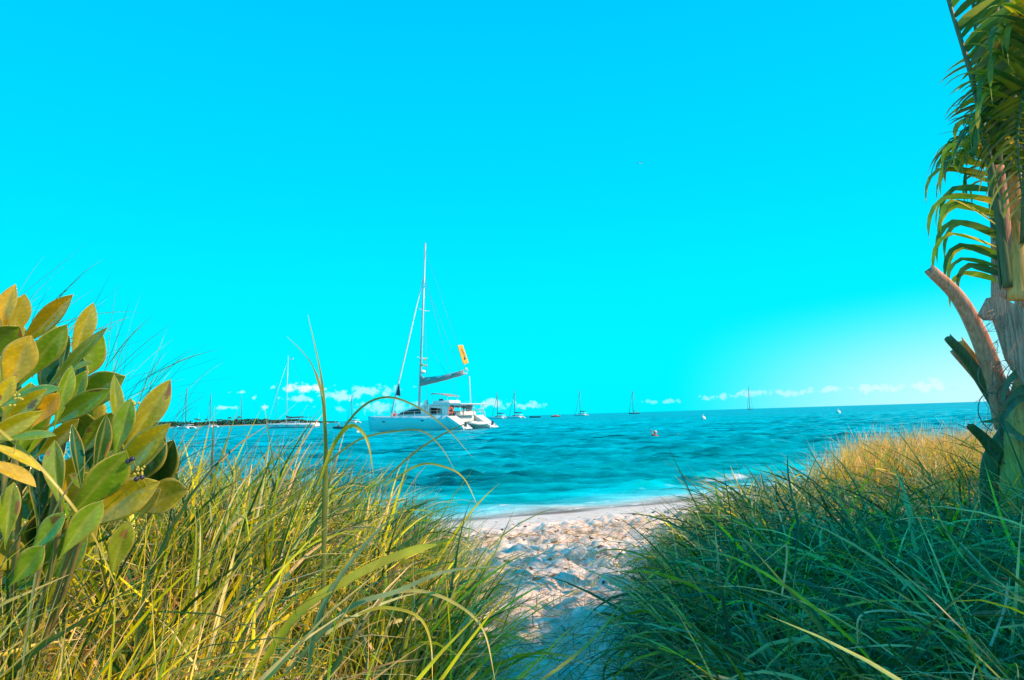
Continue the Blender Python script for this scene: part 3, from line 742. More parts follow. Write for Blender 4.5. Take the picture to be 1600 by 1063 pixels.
for tips in (((30, 560, 1.55), (10, 660, 1.4)), ((110, 600, 1.45), (100, 690, 1.4)), ((190, 690, 1.38), (150, 770, 1.35)), ((20, 700, 1.2), (30, 800, 1.25)), ((150, 800, 1.3), (110, 860, 1.3)), ((90, 770, 1.25), (90, 840, 1.3))):
    a, b_ = P(*tips[0]) - SH.location, P(*tips[1]) - SH.location
    br.tube(bez([root, root.lerp(b_, .5) + Vector((0, .05, -.03)), b_, a], 12), [.014 - .0008 * i for i in range(13)][:13] if False else .005, 6)
br.build('branch', mw_, SH, True)
bm_ = mat('dark_berry', (.03, .03, .09), .25); ym_ = mat('berry_stalk', (.5, .42, .05), .5)
for px, py in ((200, 721), (207, 717), (214, 733), (213, 749), (222, 746)):
    c = P(px, py, 1.2) - SH.location
    bo = MB().ball(c, .0042, 10, 8).build('berry', bm_, SH, True)
    MB().tube([c, c + Vector((-.006, .02, -.012)), c + Vector((-.022, .05, -.02))], .0009, 5).build('stalk', ym_, bo, True)
fb = MB()
for k in range(26):
    q = rr.choice(((216, 738), (222, 732), (20, 628), (28, 622), (214, 628), (210, 632)))
    c = P(q[0] + rr.uniform(-7, 7), q[1] + rr.uniform(-6, 6), 1.19 if q[0] > 100 else 1.12) - SH.location
    fb.ball(c, .0025, 6, 4)
tag(fb.build('flower_buds', ym_, SH, True), kind='stuff')

# ------------------------------------------------------------------ palm at the right
M_FR = leafy('palm_leaflet', .42, .32, (1.0, .95, .25), .45)
def bark(name, c0, c1, scale=(6, 6, 1.2), bump=.01, rough=.85):
    m = bpy.data.materials.new(name); t, b = nodes_of(m)
    tc = t.nodes.new('ShaderNodeTexCoord'); mp = t.nodes.new('ShaderNodeMapping'); mp.inputs['Scale'].default_value = scale
    nz = t.nodes.new('ShaderNodeTexNoise'); nz.inputs['Scale'].default_value = 6; nz.inputs['Detail'].default_value = 8; nz.inputs['Roughness'].default_value = .65
    t.links.new(tc.outputs['Object'], mp.inputs[0]); t.links.new(mp.outputs[0], nz.inputs['Vector'])
    rp = t.nodes.new('ShaderNodeValToRGB'); rp.color_ramp.elements[0].position = .35; rp.color_ramp.elements[1].position = .65
    rp.color_ramp.elements[0].color = (*c0, 1); rp.color_ramp.elements[1].color = (*c1, 1)
    t.links.new(nz.outputs['Fac'], rp.inputs[0]); t.links.new(rp.outputs[0], b.inputs['Base Color'])
    bp = t.nodes.new('ShaderNodeBump'); bp.inputs['Distance'].default_value = bump; t.links.new(nz.outputs['Fac'], bp.inputs['Height']); t.links.new(bp.outputs[0], b.inputs['Normal'])
    b.inputs['Roughness'].default_value = rough
    return m
M_TRUNK = bark('palm_bark', (.26, .14, .08), (.80, .54, .40))
M_PET = bark('palm_petiole', (.50, .30, .06), (.85, .52, .18), (10, 10, .6), .003, .55)
M_PETD = bark('palm_petiole_green', (.03, .09, .05), (.10, .18, .07), (10, 10, .6), .002, .45)
M_STUB = bark('palm_stub', (.55, .20, .12), (.88, .45, .30), (12, 12, .5), .004, .6)
M_FIB = bark('palm_fibre', (.24, .13, .09), (.74, .46, .36), (20, 20, 1), .006, .9)
PY = 4.3
PB = P(1600, 735, PY)
PB.z = float(ground_h(np.array([PB.x]), np.array([PB.y]), False)[0]) - .05
PALM = empty('coconut_palm', PB)
tag(PALM, 'young coconut palm with cut frond stubs at the right edge', 'palm tree')
PK = .86
def pl(px, py, Y=5.0): return P(px, py, Y * PK) - PB
def channel(name, pts, w0, w1, m, th=.35, par=PALM, cut=False, n=16):
    """frond stalk: crescent section, wide at its foot"""
    c = bez(pts, n); mb = MB(); secs = []; k = len(c)
    for i, p in enumerate(c):
        t = i / (k - 1); w_ = (w0 + (w1 - w0) * t) * .86
        tg = (c[min(i + 1, k - 1)] - c[max(i - 1, 0)]).normalized()
        view = (CAM - PB - p).normalized(); s = tg.cross(view).normalized(); q = s.cross(tg)
        ring = []
        for j in range(12):
            a = 2 * math.pi * j / 12
            x = math.cos(a); y = math.sin(a)
            y = y * th if y > 0 else y * th * .35 + .18 * (x * x)
            jag = (rr.uniform(-.3, .3) * w_ if cut and i == k - 1 else 0)
            ring.append(p + s * (x * w_ / 2) - q * (y * w_ / 2) * -1 + tg * jag)
        secs.append(ring)
    mb.loft(secs)
    return mb.build(name, m, par, True)
# trunk: overlapping leaf bases on a thick core
tk = MB(); secs = []
cpts = bez([(.05, 0, 0), pl(1614, 640) , pl(1612, 520), pl(1606, 400), pl(1598, 250), pl(1592, 100)], 44)
for i, p in enumerate(cpts):
    t = i / (len(cpts) - 1)
    r0 = .105 * (1 - t) + .06 * t + .02 * math.exp(-t * 9)
    ring = []
    for j in range(20):
        a = 2 * math.pi * j / 20
        r1 = r0 * (1 + .05 * math.sin(a * 3 + t * 21) + .05 * ((t * 9 + a / 6.28) % 1) + rr.uniform(-.01, .01))
        ring.append(p + Vector((math.cos(a) * r1, math.sin(a) * r1, 0)))
    secs.append(ring)
tk.loft(secs); tk.build('trunk', M_TRUNK, PALM, True)
channel('frond_stub', [pl(1574, 668, 4.88), pl(1556, 600, 4.82), pl(1532, 530, 4.78), pl(1497, 465, 4.74), pl(1451, 420, 4.7)], .155, .075, M_STUB, .7, cut=True)['label'] = 'long curved pinkish brown frond stub'
channel('frond_stub', [pl(1572, 655, 4.9), pl(1545, 612, 4.86), pl(1510, 560, 4.84), pl(1480, 527, 4.82)], .10, .055, M_PETD, .5, cut=True)['label'] = 'dark weathered frond stub'
channel('frond_stub', [pl(1572, 640, 4.98), pl(1552, 606, 4.96), pl(1525, 568, 4.95), pl(1498, 532, 4.94)], .10, .06, M_PET, .4, cut=True)['label'] = 'yellowish frond stub behind the dark one'
channel('frond_stub', [pl(1560, 625, 4.95), pl(1530, 590, 4.93), pl(1490, 548, 4.9)], .10, .05, M_STUB, .4, cut=True)['label'] = 'short reddish frond stub'
channel('frond_base', [pl(1583, 860, 4.78), pl(1583, 735, 4.75), pl(1584, 690, 4.72), pl(1590, 640, 4.72), pl(1600, 590, 4.75)], .16, .11, M_PET, .8)
channel('frond_base', [pl(1612, 860, 4.72), pl(1612, 735, 4.70), pl(1612, 660, 4.68), pl(1618, 600, 4.7)], .18, .13, M_FIB, .8)
channel('frond_base', [pl(1588, 470, 4.75), pl(1587, 400, 4.76), pl(1586, 330, 4.8), pl(1588, 270, 4.85)], .16, .10, M_PET, .7)
channel('frond_base', [pl(1568, 470, 4.80), pl(1566, 400, 4.8), pl(1562, 330, 4.8), pl(1556, 260, 4.8)], .15, .10, M_FIB, .7)
channel('frond_base', [pl(1610, 480, 4.75), pl(1606, 400, 4.75), pl(1604, 310, 4.75)], .12, .08, M_TRUNK, .7)
channel('frond_base', [pl(1572, 440, 4.78), pl(1558, 330, 4.8), pl(1553, 200, 4.8), pl(1551, 80, 4.8), pl(1549, -60, 4.8)], .10, .09, M_PETD, .6)
channel('frond_base', [pl(1590, 400, 4.85), pl(1580, 250, 4.9), pl(1573, 100, 4.9), pl(1565, -60, 4.9)], .11, .10, M_PETD, .6)
channel('leaf_scrap', [pl(1590, 800, 4.85), pl(1572, 735, 4.8), pl(1558, 712, 4.76), pl(1540, 688, 4.74), pl(1514, 664, 4.72)], .14, .05, M_PETD, .25, cut=True)
channel('leaf_scrap', [pl(1548, 830, 4.84), pl(1545, 735, 4.8), pl(1555, 700, 4.76), pl(1572, 670, 4.74)], .12, .07, M_PETD, .3, cut=True)
# fibre collar, ragged
mb = MB()
outline = [(1532, 492), (1546, 465), (1560, 463), (1605, 484), (1640, 500), (1640, 640), (1600, 600), (1575, 560), (1563, 520), (1556, 500), (1542, 500)]
ctr = Vector(pl(1600, 520, 4.72))
front = [pl(a, b_, 4.66 - .0012 * (a - 1530)) for a, b_ in outline]
mb.add(front + [p + Vector((0, .03, 0)) for p in front], [tuple(range(len(front))), tuple(range(2 * len(front) - 1, len(front) - 1, -1))] + [(i, (i + 1) % len(front), (i + 1) % len(front) + len(front), i + len(front)) for i in range(len(front))])
mb.build('fibre_sheath', M_FIB, PALM)
hb = MB()
for k in range(110):
    x, y = rr.uniform(1538, 1600), rr.uniform(478, 660)
    if x < 1552 and y > 505: x += 14
    d = rr.uniform(4.58, 4.64); a = rr.uniform(-.6, .6)
    p0 = pl(x, y, d); p1 = p0 + Vector((rr.uniform(-.09, .03), rr.uniform(-.03, .03), rr.uniform(-.08, .0))); p2 = p1 + Vector((rr.uniform(-.06, .05), 0, rr.uniform(-.07, .0)))
    hb.tube([p0, p1, p2], .0014, 3)
tag(hb.build('fibre_threads', M_FIB, PALM, True), kind='stuff')
# dead curled strips by the trunk
mc_ = mat('dead_strip', (.10, .14, .13), .5, var=.4, scale=10)
for k in range(13):
    x, y = rr.uniform(1545, 1572), rr.uniform(612, 690)
    pts = [pl(x + 15, y - 20, 4.74)]; a = rr.uniform(2.2, 4.0)
    for j in range(6):
        a += rr.uniform(.35, .8) * (1 if k % 2 else -1)
        pts.append(pts[-1] + Vector((math.cos(a) * .055, rr.uniform(-.015, .015), math.sin(a) * .06)))
    MB().tube(bez(pts, 22), .0045, 6, .4).build('curled_strip', mc_, PALM, True)
for pts in ([(1640, 590), (1590, 612), (1562, 652), (1530, 660)], [(1640, 620), (1590, 625), (1556, 672)], [(1560, 655), (1590, 682), (1640, 700)], [(1640, 560), (1600, 575), (1572, 600), (1565, 640)]):
    V, F_, K = ribbon([pl(a, b_, 4.6) + PB for a, b_ in pts], .05, (.08, .22, .18))
    mesh_obj('torn_leaflet', np.array([tuple(p - PB) for p in V]), F_, M_FR, PALM, cols=np.array(K))

def frond(pts, n, l0, droop, colset, r0=.022, side_bias=0, plane=False, only=0, width=.03, start=.15, stiff=.5, seed=1, curl=0.0):
    """a feather leaf: mid-rib with two rows of leaflets that give way to gravity"""
    r = random.Random(seed)
    c = bez(pts, 40); k = len(c)
    fr = MB().tube(c, [r0 * (1 - .75 * i / (k - 1)) for i in range(k)], 8, .7).build('frond', M_PETD if colset[0][1] < .25 else M_PET, PALM, True)
    V = []; F_ = []; K = []
    for i in range(n):
        t = start + (1 - start) * (i + r.random() * .5) / n
        q = t * (k - 1); j = min(k - 2, int(q)); p = c[j].lerp(c[j + 1], q - j)
        tg = (c[j + 1] - c[j]).normalized()
        up = Vector((0, 0, 1)); sd = tg.cross(up)
        sd = sd.normalized() if sd.length > .1 else Vector((1, 0, 0))
        if plane: sd = (tg.cross(Vector((.6, .8, 0))) + Vector((r.uniform(-.25, .25), r.uniform(-.5, .5), 0))).normalized()
        for sg in (-1, 1):
            if only and sg != only: continue
            if side_bias and sg != side_bias and r.random() < .6: continue
            ln = l0 * math.sin(math.pi * min(.95, .18 + .75 * t)) * r.uniform(.8, 1.15)
            d = (sd * sg * 1.0 + tg * r.uniform(.45, .8) + up * r.uniform(-.1, .25)).normalized()
            pos = p.copy(); nseg = 9; col = r.choice(colset); tip = r.choice(((.50, .36, .12), col, col))
            hinge = r.uniform(.24, .38) if r.random() < curl else 9
            for s_ in range(nseg + 1):
                u = s_ / nseg
                w_ = 1.6 * width * min(1, .45 + u * 3) * max(.05, 1 - u ** 2.5) / 2
                cr_ = d.cross(Vector((0, 0, 1)))
                cr_ = cr_.normalized() if cr_.length > .05 else Vector((1, 0, 0))
                nr = cr_.cross(d)
                a = (r.uniform(-.1, .1) + .5 * sg * u) if not plane else (.9 + .3 * math.sin(i * 2.1) + .3 * u)
                cc = cr_ * math.cos(a) + nr * math.sin(a)
                V += [pos - cc * w_ + nr * w_ * .4, pos, pos + cc * w_ + nr * w_ * .4]
                K += [tuple(np.array(col) * (1 - max(0, u - .7) * 3.3) + np.array(tip) * max(0, u - .7) * 3.3)] * 3
                if s_ < nseg:
                    b0 = len(V) - 3
                    F_ += [(b0, b0 + 1, b0 + 4, b0 + 3), (b0 + 1, b0 + 2, b0 + 5, b0 + 4)]
                pos = pos + d * (ln / nseg)
                g = droop * (.4 + u) * (1 - stiff * .5) * (9 if u > hinge else 1)
                d = (d + Vector((0, 0, -g / nseg * 3)) + Vector((r.uniform(-.03, .03),) * 3)).normalized()
    o = mesh_obj('leaflets', np.array([tuple(p) for p in V]), F_, M_FR, fr, cols=np.array(K))
    return fr
DK = [(.07, .20, .05), (.14, .26, .04), (.06, .15, .06), (.30, .34, .04)]
YL = [(.75, .58, .02), (.62, .54, .03), (.34, .40, .04)]
A_ = [pl(1575, 450, 4.74), pl(1562, 350, 4.7), pl(1545, 245, 4.68), pl(1518, 120, 4.66), pl(1482, 0, 4.62), pl(1445, -140, 4.6)]
frond(A_, 30, .46, .25, DK, .03, start=.42, seed=3, plane=True, only=-1, width=.032)
frond([pl(1566, 470, 4.78), pl(1560, 400, 4.76), pl(1556, 330, 4.74), pl(1545, 250, 4.72), pl(1530, 180, 4.70)], 24, .56, .5, DK + YL[:2], .012, start=.1, seed=14, plane=True, only=1, width=.03, curl=1.0)
frond([pl(1585, 420, 5.0), pl(1575, 330, 5.0), pl(1552, 250, 4.98), pl(1522, 215, 4.9), pl(1498, 225, 4.86), pl(1485, 262, 4.84)], 20, .36, 1.2, DK + YL[:2], .014, start=.3, seed=4, width=.034, curl=.5)
frond([pl(1580, 380, 4.9), pl(1556, 250, 4.85), pl(1533, 110, 4.8), pl(1520, 0, 4.75), pl(1512, -120, 4.7)], 34, .55, .5, DK, .024, start=.3, seed=5, plane=True, only=-1, width=.04)
frond([pl(1600, 380, 4.7), pl(1604, 250, 4.55), pl(1618, 120, 4.4), pl(1650, 20, 4.2), pl(1720, -40, 4.0)], 40, .60, .6, DK + YL[2:], .024, start=.2, seed=6, curl=.4)
frond([pl(1760, 160, 4.3), pl(1690, 70, 4.35), pl(1630, 35, 4.4), pl(1585, 40, 4.45), pl(1552, 70, 4.5)], 30, .45, .4, YL, .014, start=.1, seed=7)
frond([pl(1610, 300, 4.6), pl(1605, 170, 4.5), pl(1604, 130, 4.45), pl(1596, 160, 4.35), pl(1590, 230, 4.3), pl(1600, 330, 4.25)], 30, .50, .9, DK + YL[2:], .018, start=.25, seed=8, width=.034)
c0 = pl(1580, 300, 5.0)
for k, (az, rise) in enumerate(((48, 1.6), (66, .9), (57, 1.9), (80, 1.9))):
    d = Vector((math.sin(R(az)), math.cos(R(az)) * .8, 0))
    if az == 160: d = Vector((.8, -.6, 0))
    frond([c0, c0 + d * .35 + Vector((0, 0, .5 * rise)), c0 + d * .95 + Vector((0, 0, .95 * rise)), c0 + d * 1.7 + Vector((0, 0, .95 * rise)), c0 + d * 2.3 + Vector((0, 0, .6 * rise))], 38, .6, .6, DK + YL[2:], .026, seed=20 + k)

# neighbouring sea grape whose crown shades the foot of the path
def shade_tree():
    T = empty('sea_grape_tree', (5.3, 3.0, .8))
    tag(T, 'round leaved beach tree beside the palm, beyond the right edge, shading the dark grass', 'tree')
    mt = bark('tree_bark', (.12, .10, .08), (.3, .25, .2))
    tb = MB(); r = random.Random(4)
    tb.tube(bez([(0, 0, -.2), (.05, 0, .7), (-.05, .1, 1.3)], 8), .11, 10)
    cr = []
    for k in range(200):
        c = (r.uniform(-1.3, 1.0), r.uniform(-3.4, -.15), r.uniform(1.2, 3.8))
        if c[1] > -.2 and c[0] < -.45: continue
        if ((c[0] + .1) / 1.3) ** 2 + ((c[1] + 1.7) / 1.8) ** 2 + ((c[2] - 2.45) / 1.4) ** 2 < 1 and all((Vector(c) - Vector(q)).length > .62 for q in cr): cr.append(c)
    for c in cr: tb.tube([(-.03, .05, 1.2), (c[0] * .5, c[1] * .5, 1.55), c], [.06, .04, .02], 6)
    tb.build('trunk', mt, T, True)
    V = []; F_ = []; K = []
    for c in cr:
        for k in range(330):
            d = Vector((r.gauss(0, 1), r.gauss(0, 1), r.gauss(0, .8))).normalized() * (r.random() ** .5) * .68
            p = Vector(c) + d; s = r.uniform(.05, .08)
            u = Vector((r.gauss(0, 1), r.gauss(0, 1), r.gauss(0, .5))).normalized(); v = u.orthogonal().normalized(); v = v * math.cos(s * 90) + u.cross(v) * math.sin(s * 90)
            b0 = len(V)
            V += [p + (u * math.cos(a) + v * math.sin(a)) * s for a in (0, 1.05, 2.09, 3.14, 4.19, 5.24)]
            F_.append(tuple(range(b0, b0 + 6))); K += [(.10, .2, .05)] * 6
    mesh_obj('crown', np.array([tuple(p) for p in V]), F_, M_FR, T, cols=np.array(K))
shade_tree()

# ------------------------------------------------------------------ boats
WHT = mat('white_gelcoat', (.80, .80, .79), .25, var=.03)
HUL = mat('hull_paint', (.74, .76, .76), .22, var=.03)
ANT = mat('antifouling', (.03, .06, .10), .6)
NAV = mat('navy_canvas', (.02, .08, .11), .8, var=.2)
GRY = mat('grey_canvas', (.34, .32, .31), .85, var=.25, scale=2, bump=.02, bscale=3)
GLS = mat('smoked_glass', (.01, .03, .04), .06)
ALU = mat('mast_aluminium', (.72, .72, .72), .35, .3)
WIR = mat('rig_wire', (.12, .16, .18), .5)
ORG = mat('orange_plastic', (.85, .10, .03), .5)
REDM = mat('red_cloth', (.7, .04, .05), .8)
TEAK = mat('teak', (.36, .24, .14), .7)
SKN = mat('skin', (.50, .27, .18), .6)
YEL = mat('banner_cloth', (.95, .42, .04), .8)
def hull(mb, L_, B, fb, draft, yo=0.0, n=22, stern_cut=0.0, bow_rake=.3, fine=.9, tw=.55):
    """a boat hull from stem (+x) to stern (-x); section of nine points"""
    secs = []
    for i in range(n + 1):
        t = i / n; x = L_ / 2 - L_ * t
        wd = B / 2 * min(1, math.sin(min(1, t * 1.55 + .02) * math.pi / 2) ** fine) * (1 - .22 * max(0, t - .65) / .35)
        wl = wd * (.80 - .12 * (1 - t))
        top = fb * (1 + .12 * (1 - t) ** 2)
        if stern_cut and t > 1 - stern_cut / L_: top = fb - (fb - .28) * (t - (1 - stern_cut / L_)) / (stern_cut / L_)
        xr = x - bow_rake * 0
        dz = draft * math.sin(math.pi * min(1, .12 + t * .8)) 
        fx = bow_rake * max(0, 1 - t * 8)
        sec = [(x, yo - wd, top), (x - fx * .3, yo - wd * .98, top * .55), (x - fx, yo - wl, .06), (x - fx, yo - wl * .5, -dz * .7), (x - fx, yo, -dz),
               (x - fx, yo + wl * .5, -dz * .7), (x - fx, yo + wl, .06), (x - fx * .3, yo + wd * .98, top * .55), (x, yo + wd, top)]
        secs.append(sec)
    mb.loft(secs)
def person(loc, rz, shirt, shorts, label, pose='sit', hairc=(.05, .03, .02), cap=None, hide_below=False, sc=1.0):
    """continuous skinned body (one mesh); hair, shirt and shorts are children"""
    if pose == 'sit':
        J = {'pel': (0, 0, .12), 'che': (-.04, 0, .48), 'nec': (-.02, 0, .63), 'hea': (0, 0, .80), 'kneL': (.40, .12, .28), 'kneR': (.42, -.12, .24), 'fooL': (.62, .12, .02), 'fooR': (.66, -.12, .02),
             'shL': (-.04, .19, .57), 'shR': (-.04, -.19, .57), 'elL': (.05, .25, .33), 'elR': (.05, -.25, .33), 'haL': (.27, .16, .28), 'haR': (.27, -.16, .26)}
    elif pose == 'stand':
        J = {'pel': (0, 0, .95), 'che': (0, 0, 1.28), 'nec': (0, 0, 1.46), 'hea': (.02, 0, 1.64), 'kneL': (.03, .1, .5), 'kneR': (0, -.1, .5), 'fooL': (0, .11, .04), 'fooR': (-.04, -.11, .04),
             'shL': (0, .19, 1.40), 'shR': (0, -.19, 1.40), 'elL': (.02, .26, 1.13), 'elR': (.05, -.26, 1.13), 'haL': (.16, .22, .92), 'haR': (.2, -.2, .98)}
    else:   # wade: standing in the sea, one arm up
        J = {'pel': (0, 0, -.35), 'che': (0, 0, .0), 'nec': (.02, 0, .17), 'hea': (.05, 0, .34), 'kneL': (.1, .1, -.8), 'kneR': (-.05, -.1, -.8), 'fooL': (.1, .12, -1.2), 'fooR': (-.1, -.12, -1.2),
             'shL': (0, .19, .11), 'shR': (0, -.19, .11), 'elL': (.2, .3, -.02), 'elR': (.12, -.30, .30), 'haL': (.42, .2, .02), 'haR': (.12, -.26, .56)}
    rad = {'pel': .13, 'che': .135, 'nec': .055, 'hea': .095, 'kneL': .06, 'kneR': .06, 'fooL': .04, 'fooR': .04, 'shL': .06, 'shR': .06, 'elL': .042, 'elR': .042, 'haL': .03, 'haR': .03}
    E = [('pel', 'che'), ('che', 'nec'), ('nec', 'hea'), ('pel', 'kneL'), ('kneL', 'fooL'), ('pel', 'kneR'), ('kneR', 'fooR'), ('che', 'shL'), ('che', 'shR'), ('shL', 'elL'), ('elL', 'haL'), ('shR', 'elR'), ('elR', 'haR')]
    ks = list(J); me = bpy.data.meshes.new('person')
    me.from_pydata([J[k] for k in ks], [(ks.index(a), ks.index(b_)) for a, b_ in E], [])
    o = bpy.data.objects.new('person', me); C.objects.link(o); o.location = loc; o.rotation_euler = (0, 0, rz); o.scale = (sc,) * 3
    md = o.modifiers.new('skin', 'SKIN'); o.modifiers.new('smooth', 'SUBSURF').levels = 1
    for i, k in enumerate(ks): me.skin_vertices[0].data[i].radius = (rad[k],) * 2
    me.skin_vertices[0].data[0].use_root = True
    me.materials.append(SKN)
    tag(o, label, 'person')
    h = Vector(J['hea'])
    MB().ball(h + Vector((-.02, 0, .04)), (.115, .105, .10)).build('hair' if not cap else 'hat', cap or mat('hair%d' % int(hairc[0] * 100), hairc, .7), o, True)
    a, b_ = Vector(J['pel']), Vector(J['che'])
    mb = MB().tube([a + Vector((0, 0, .05)), a.lerp(b_, .5), b_, Vector(J['nec']) - Vector((0, 0, .04))], [.165, .16, .175, .09], 12, .85)
    for s_ in 'LR':
        mb.tube([b_ + Vector((0, 0, .04)), Vector(J['sh' + s_]), Vector(J['sh' + s_]).lerp(Vector(J['el' + s_]), .6)], [.09, .08, .062], 8)
    mb.build('shirt', shirt, o, True)
    mb = MB()
    for s_ in 'LR': mb.tube([a, a.lerp(Vector(J['kne' + s_]), .75)], [.145, .09], 10)
    mb.build('shorts', shorts, o, True)
    return o

def catamaran():
    CS = 1.13
    loc = G(650, 674.6, 0) - Matrix.Rotation(R(152), 3, 'Z') @ Vector((0, 3.05, 0)) * CS
    T = empty('catamaran', loc, R(152), CS)
    tag(T, 'large white sailing catamaran moored near the beach with folded sail on its boom', 'catamaran')
    Lh = 14.4
    for y in (3.05, -3.05):
        mb = MB(); hull(mb, Lh, 1.9, 1.78, .55, y, stern_cut=2.1, fine=.75, bow_rake=.25)
        h = mb.build('hull', HUL, T, True)
        for p in h.data.polygons: p.use_smooth = abs(p.normal.z) < .8
        mb = MB(); mb.box((-.6, y, .03), (12.2, 1.66, .14)); mb.build('waterline_stripe', ANT, h)
        mb = MB()
        for i in range(6):      # stairs down to the water
            mb.rbox((-5.2 - i * .36, y, 1.62 - i * .26), (.40, 1.5, .10), .03)
        mb.rbox((-7.15, y, .25), (.6, 1.5, .16), .05)
        mb.build('stern_steps', WHT, h)
        for s_ in (-1, 1):
            mb = MB(); mb.loft([[(-5.0, y + s_ * .82, 1.80), (-5.0, y + s_ * .98, 1.80), (-5.3, y + s_ * .98, 1.2), (-5.3, y + s_ * .82, 1.2)],
                                [(-7.1, y + s_ * .70, .46), (-7.1, y + s_ * .84, .46), (-7.3, y + s_ * .84, .02), (-7.3, y + s_ * .70, .02)]])
            mb.build('transom_side', WHT, h)
        for x in (4.1, -1.6):
            MB().rbox((x, y + .93 * (1 if y > 0 else -1), 1.28), (.42, .06, .14), .03).build('porthole', GLS, h)
    MB().rbox((-.7, 0, 1.28), (8.6, 4.6, .86), .12).build('bridge_deck', HUL, T)
    MB().tube([(6.2, -3.0, 1.7), (6.2, 0, 1.8), (6.2, 3.0, 1.7)], .12, 10).build('crossbeam', ALU, T, True)
    nb = MB()
    for k in range(15): nb.tube([(3.5 + k * .19, -2.2, 1.66), (3.5 + k * .19, 2.2, 1.66)], .012, 3)
    for k in range(22): nb.tube([(3.5, -2.2 + k * .21, 1.66), (6.2, -2.2 + k * .21, 1.66)], .012, 3)
    nb.build('trampoline_net', WIR, T)
    # cabin
    prof = [(3.5, 1.70), (3.35, 1.95), (2.4, 2.45), (.8, 2.88), (-.5, 3.02), (-1.25, 3.05), (-1.25, 1.70)]
    cb = MB().prism(prof, -2.7, 2.7).build('cabin', WHT, T)
    for s_ in (1, -1):
        MB().prism([(3.0, 2.0), (2.3, 2.34), (.9, 2.64), (-.5, 2.72), (-.5, 2.05)], s_ * 2.7, s_ * 2.722).build('side_window', GLS, cb)
        MB().prism([(2.9, 1.80), (2.9, 1.9), (-.9, 1.95), (-.9, 1.80)], s_ * 2.7, s_ * 2.72).build('trim', HUL, cb)
    for y in (-1.7, -.57, .57, 1.7):
        m_ = MB(); m_.add([(3.34, y - .5, 2.02), (3.34, y + .5, 2.02), (2.5, y + .5, 2.46), (2.5, y - .5, 2.46)], [(0, 1, 2, 3)])
        o = m_.build('front_window', GLS, cb); o.modifiers.new('t', 'SOLIDIFY').thickness = .02
    MB().prism([(-.7, 2.98), (-.9, 3.14), (-3.2, 3.26), (-6.1, 3.14), (-6.5, 3.02), (-6.1, 2.98), (-3.2, 3.02)], -2.95, 2.95).build('hardtop_roof', WHT, T)
    for y in (2.62, -2.62):
        MB().prism([(-1.0, 1.75), (-1.0, 3.0), (-1.9, 3.0), (-1.65, 2.5), (-1.75, 1.75)], y - .08, y + .08).build('pillar', WHT, T)
        MB().prism([(-3.6, 1.75), (-3.5, 3.0), (-4.6, 3.0), (-4.35, 2.4), (-4.3, 1.75)], y - .1, y + .1).build('pillar', WHT, T)
        MB().tube([(-6.0, y, 1.7), (-6.0, y, 3.02)], .035, 8).build('roof_post', ALU, T, True)
        MB().rbox((-2.7, y, 1.86), (2.0, .12, .2), .03).build('coaming', WHT, T)
        MB().prism([(-1.9, 2.78), (-3.5, 2.62), (-3.5, 2.98), (-1.9, 2.98)], y - .05, y + .05).build('side_panel', WHT, T)
    MB().rbox((-2.6, 0, 2.0), (.8, 3.6, .5), .1).rbox((-5.2, 0, 1.95), (.7, 3.4, .5), .1).build('cockpit_seats', WHT, T)
    MB().rbox((-3.6, .3, 2.25), (1.0, 1.6, .08), .03).tube([(-3.6, .3, 1.7), (-3.6, .3, 2.25)], .06, 8).build('table', TEAK, T)
    MB().rbox((-1.27, .9, 2.3), (.06, 1.5, 1.2), .02).build('cabin_door', GLS, T)
    hs = MB().rbox((-2.6, .3, 3.42), (2.6, 2.4, .34), .1).build('helm_coaming', WHT, T)
    MB().rbox((-2.0, .6, 3.68), (.3, .6, .3), .06).build('helm_console', GRY, hs)
    MB().prism([(-.1, 3.0), (-.35, 3.75), (-.55, 3.72), (-.6, 3.0)], 1.2, 1.75).build('helm_seat', WHT, T)
    aw = [(-.9, 4.42), (-1.5, 4.52), (-2.4, 4.42), (-3.7, 4.08), (-3.7, 4.04), (-2.4, 4.36), (-1.5, 4.46)]
    a_ = MB().prism(aw, -1.0, 1.6).build('helm_awning', GRY, T)
    for x, z in ((-1.2, 4.45), (-3.4, 4.12)):
        for y in (-.8, 1.4): MB().tube([(x - .2, y, 3.2), (x, y, z)], .02, 6).build('awning_post', ALU, a_, True)
    # rig
    mz = 23.6; mx = 1.7
    top = Vector((mx - 1.35, 0, mz))
    bot = Vector((mx, 0, 2.85))
    ms_ = MB().tube([bot, bot.lerp(top, .5), top], [.17, .165, .12], 12, .6).build('mast', ALU, T, True)
    MB().rbox(bot + Vector((0, 0, -.02)), (.5, .5, .12), .03).build('mast_foot', ALU, ms_)
    def mp(z): return bot.lerp(top, (z - 2.85) / (mz - 2.85))
    for z in (9.0, 15.0):
        for s_ in (-1, 1): MB().tube([mp(z), mp(z) + Vector((-.25, s_ * 1.15, .12))], .035, 6).build('spreader', ALU, ms_, True)
    MB().tube([(mp(6.2)), mp(6.2) + Vector((-3.7, 0, .42)), mp(6.2) + Vector((-6.9, 0, .55))], [.14, .14, .11], 10).build('boom', ALU, T, True)
    secs = []
    for i in range(15):
        t = i / 14; x = mp(6.2).x - .1 - 6.3 * t
        z = 6.12 + .50 * t - .20 * math.sin(math.pi * t); h_ = .18 + .85 * (1 - t) ** 1.1 + .42 * t * t + (.35 if i == 0 else 0)
        w_ = .22 + .12 * math.sin(i * 1.7)
        z -= .55 * (1 - t) ** 2
        secs.append([(x, -w_, z), (x, -w_ * 1.25, z + h_ * .4), (x, -w_ * .5, z + h_ * .85), (x, 0, z + h_), (x, w_ * .5, z + h_ * .85), (x, w_ * 1.25, z + h_ * .4), (x, w_, z)])
    MB().loft(secs).build('sail_cover', GRY, T, True)
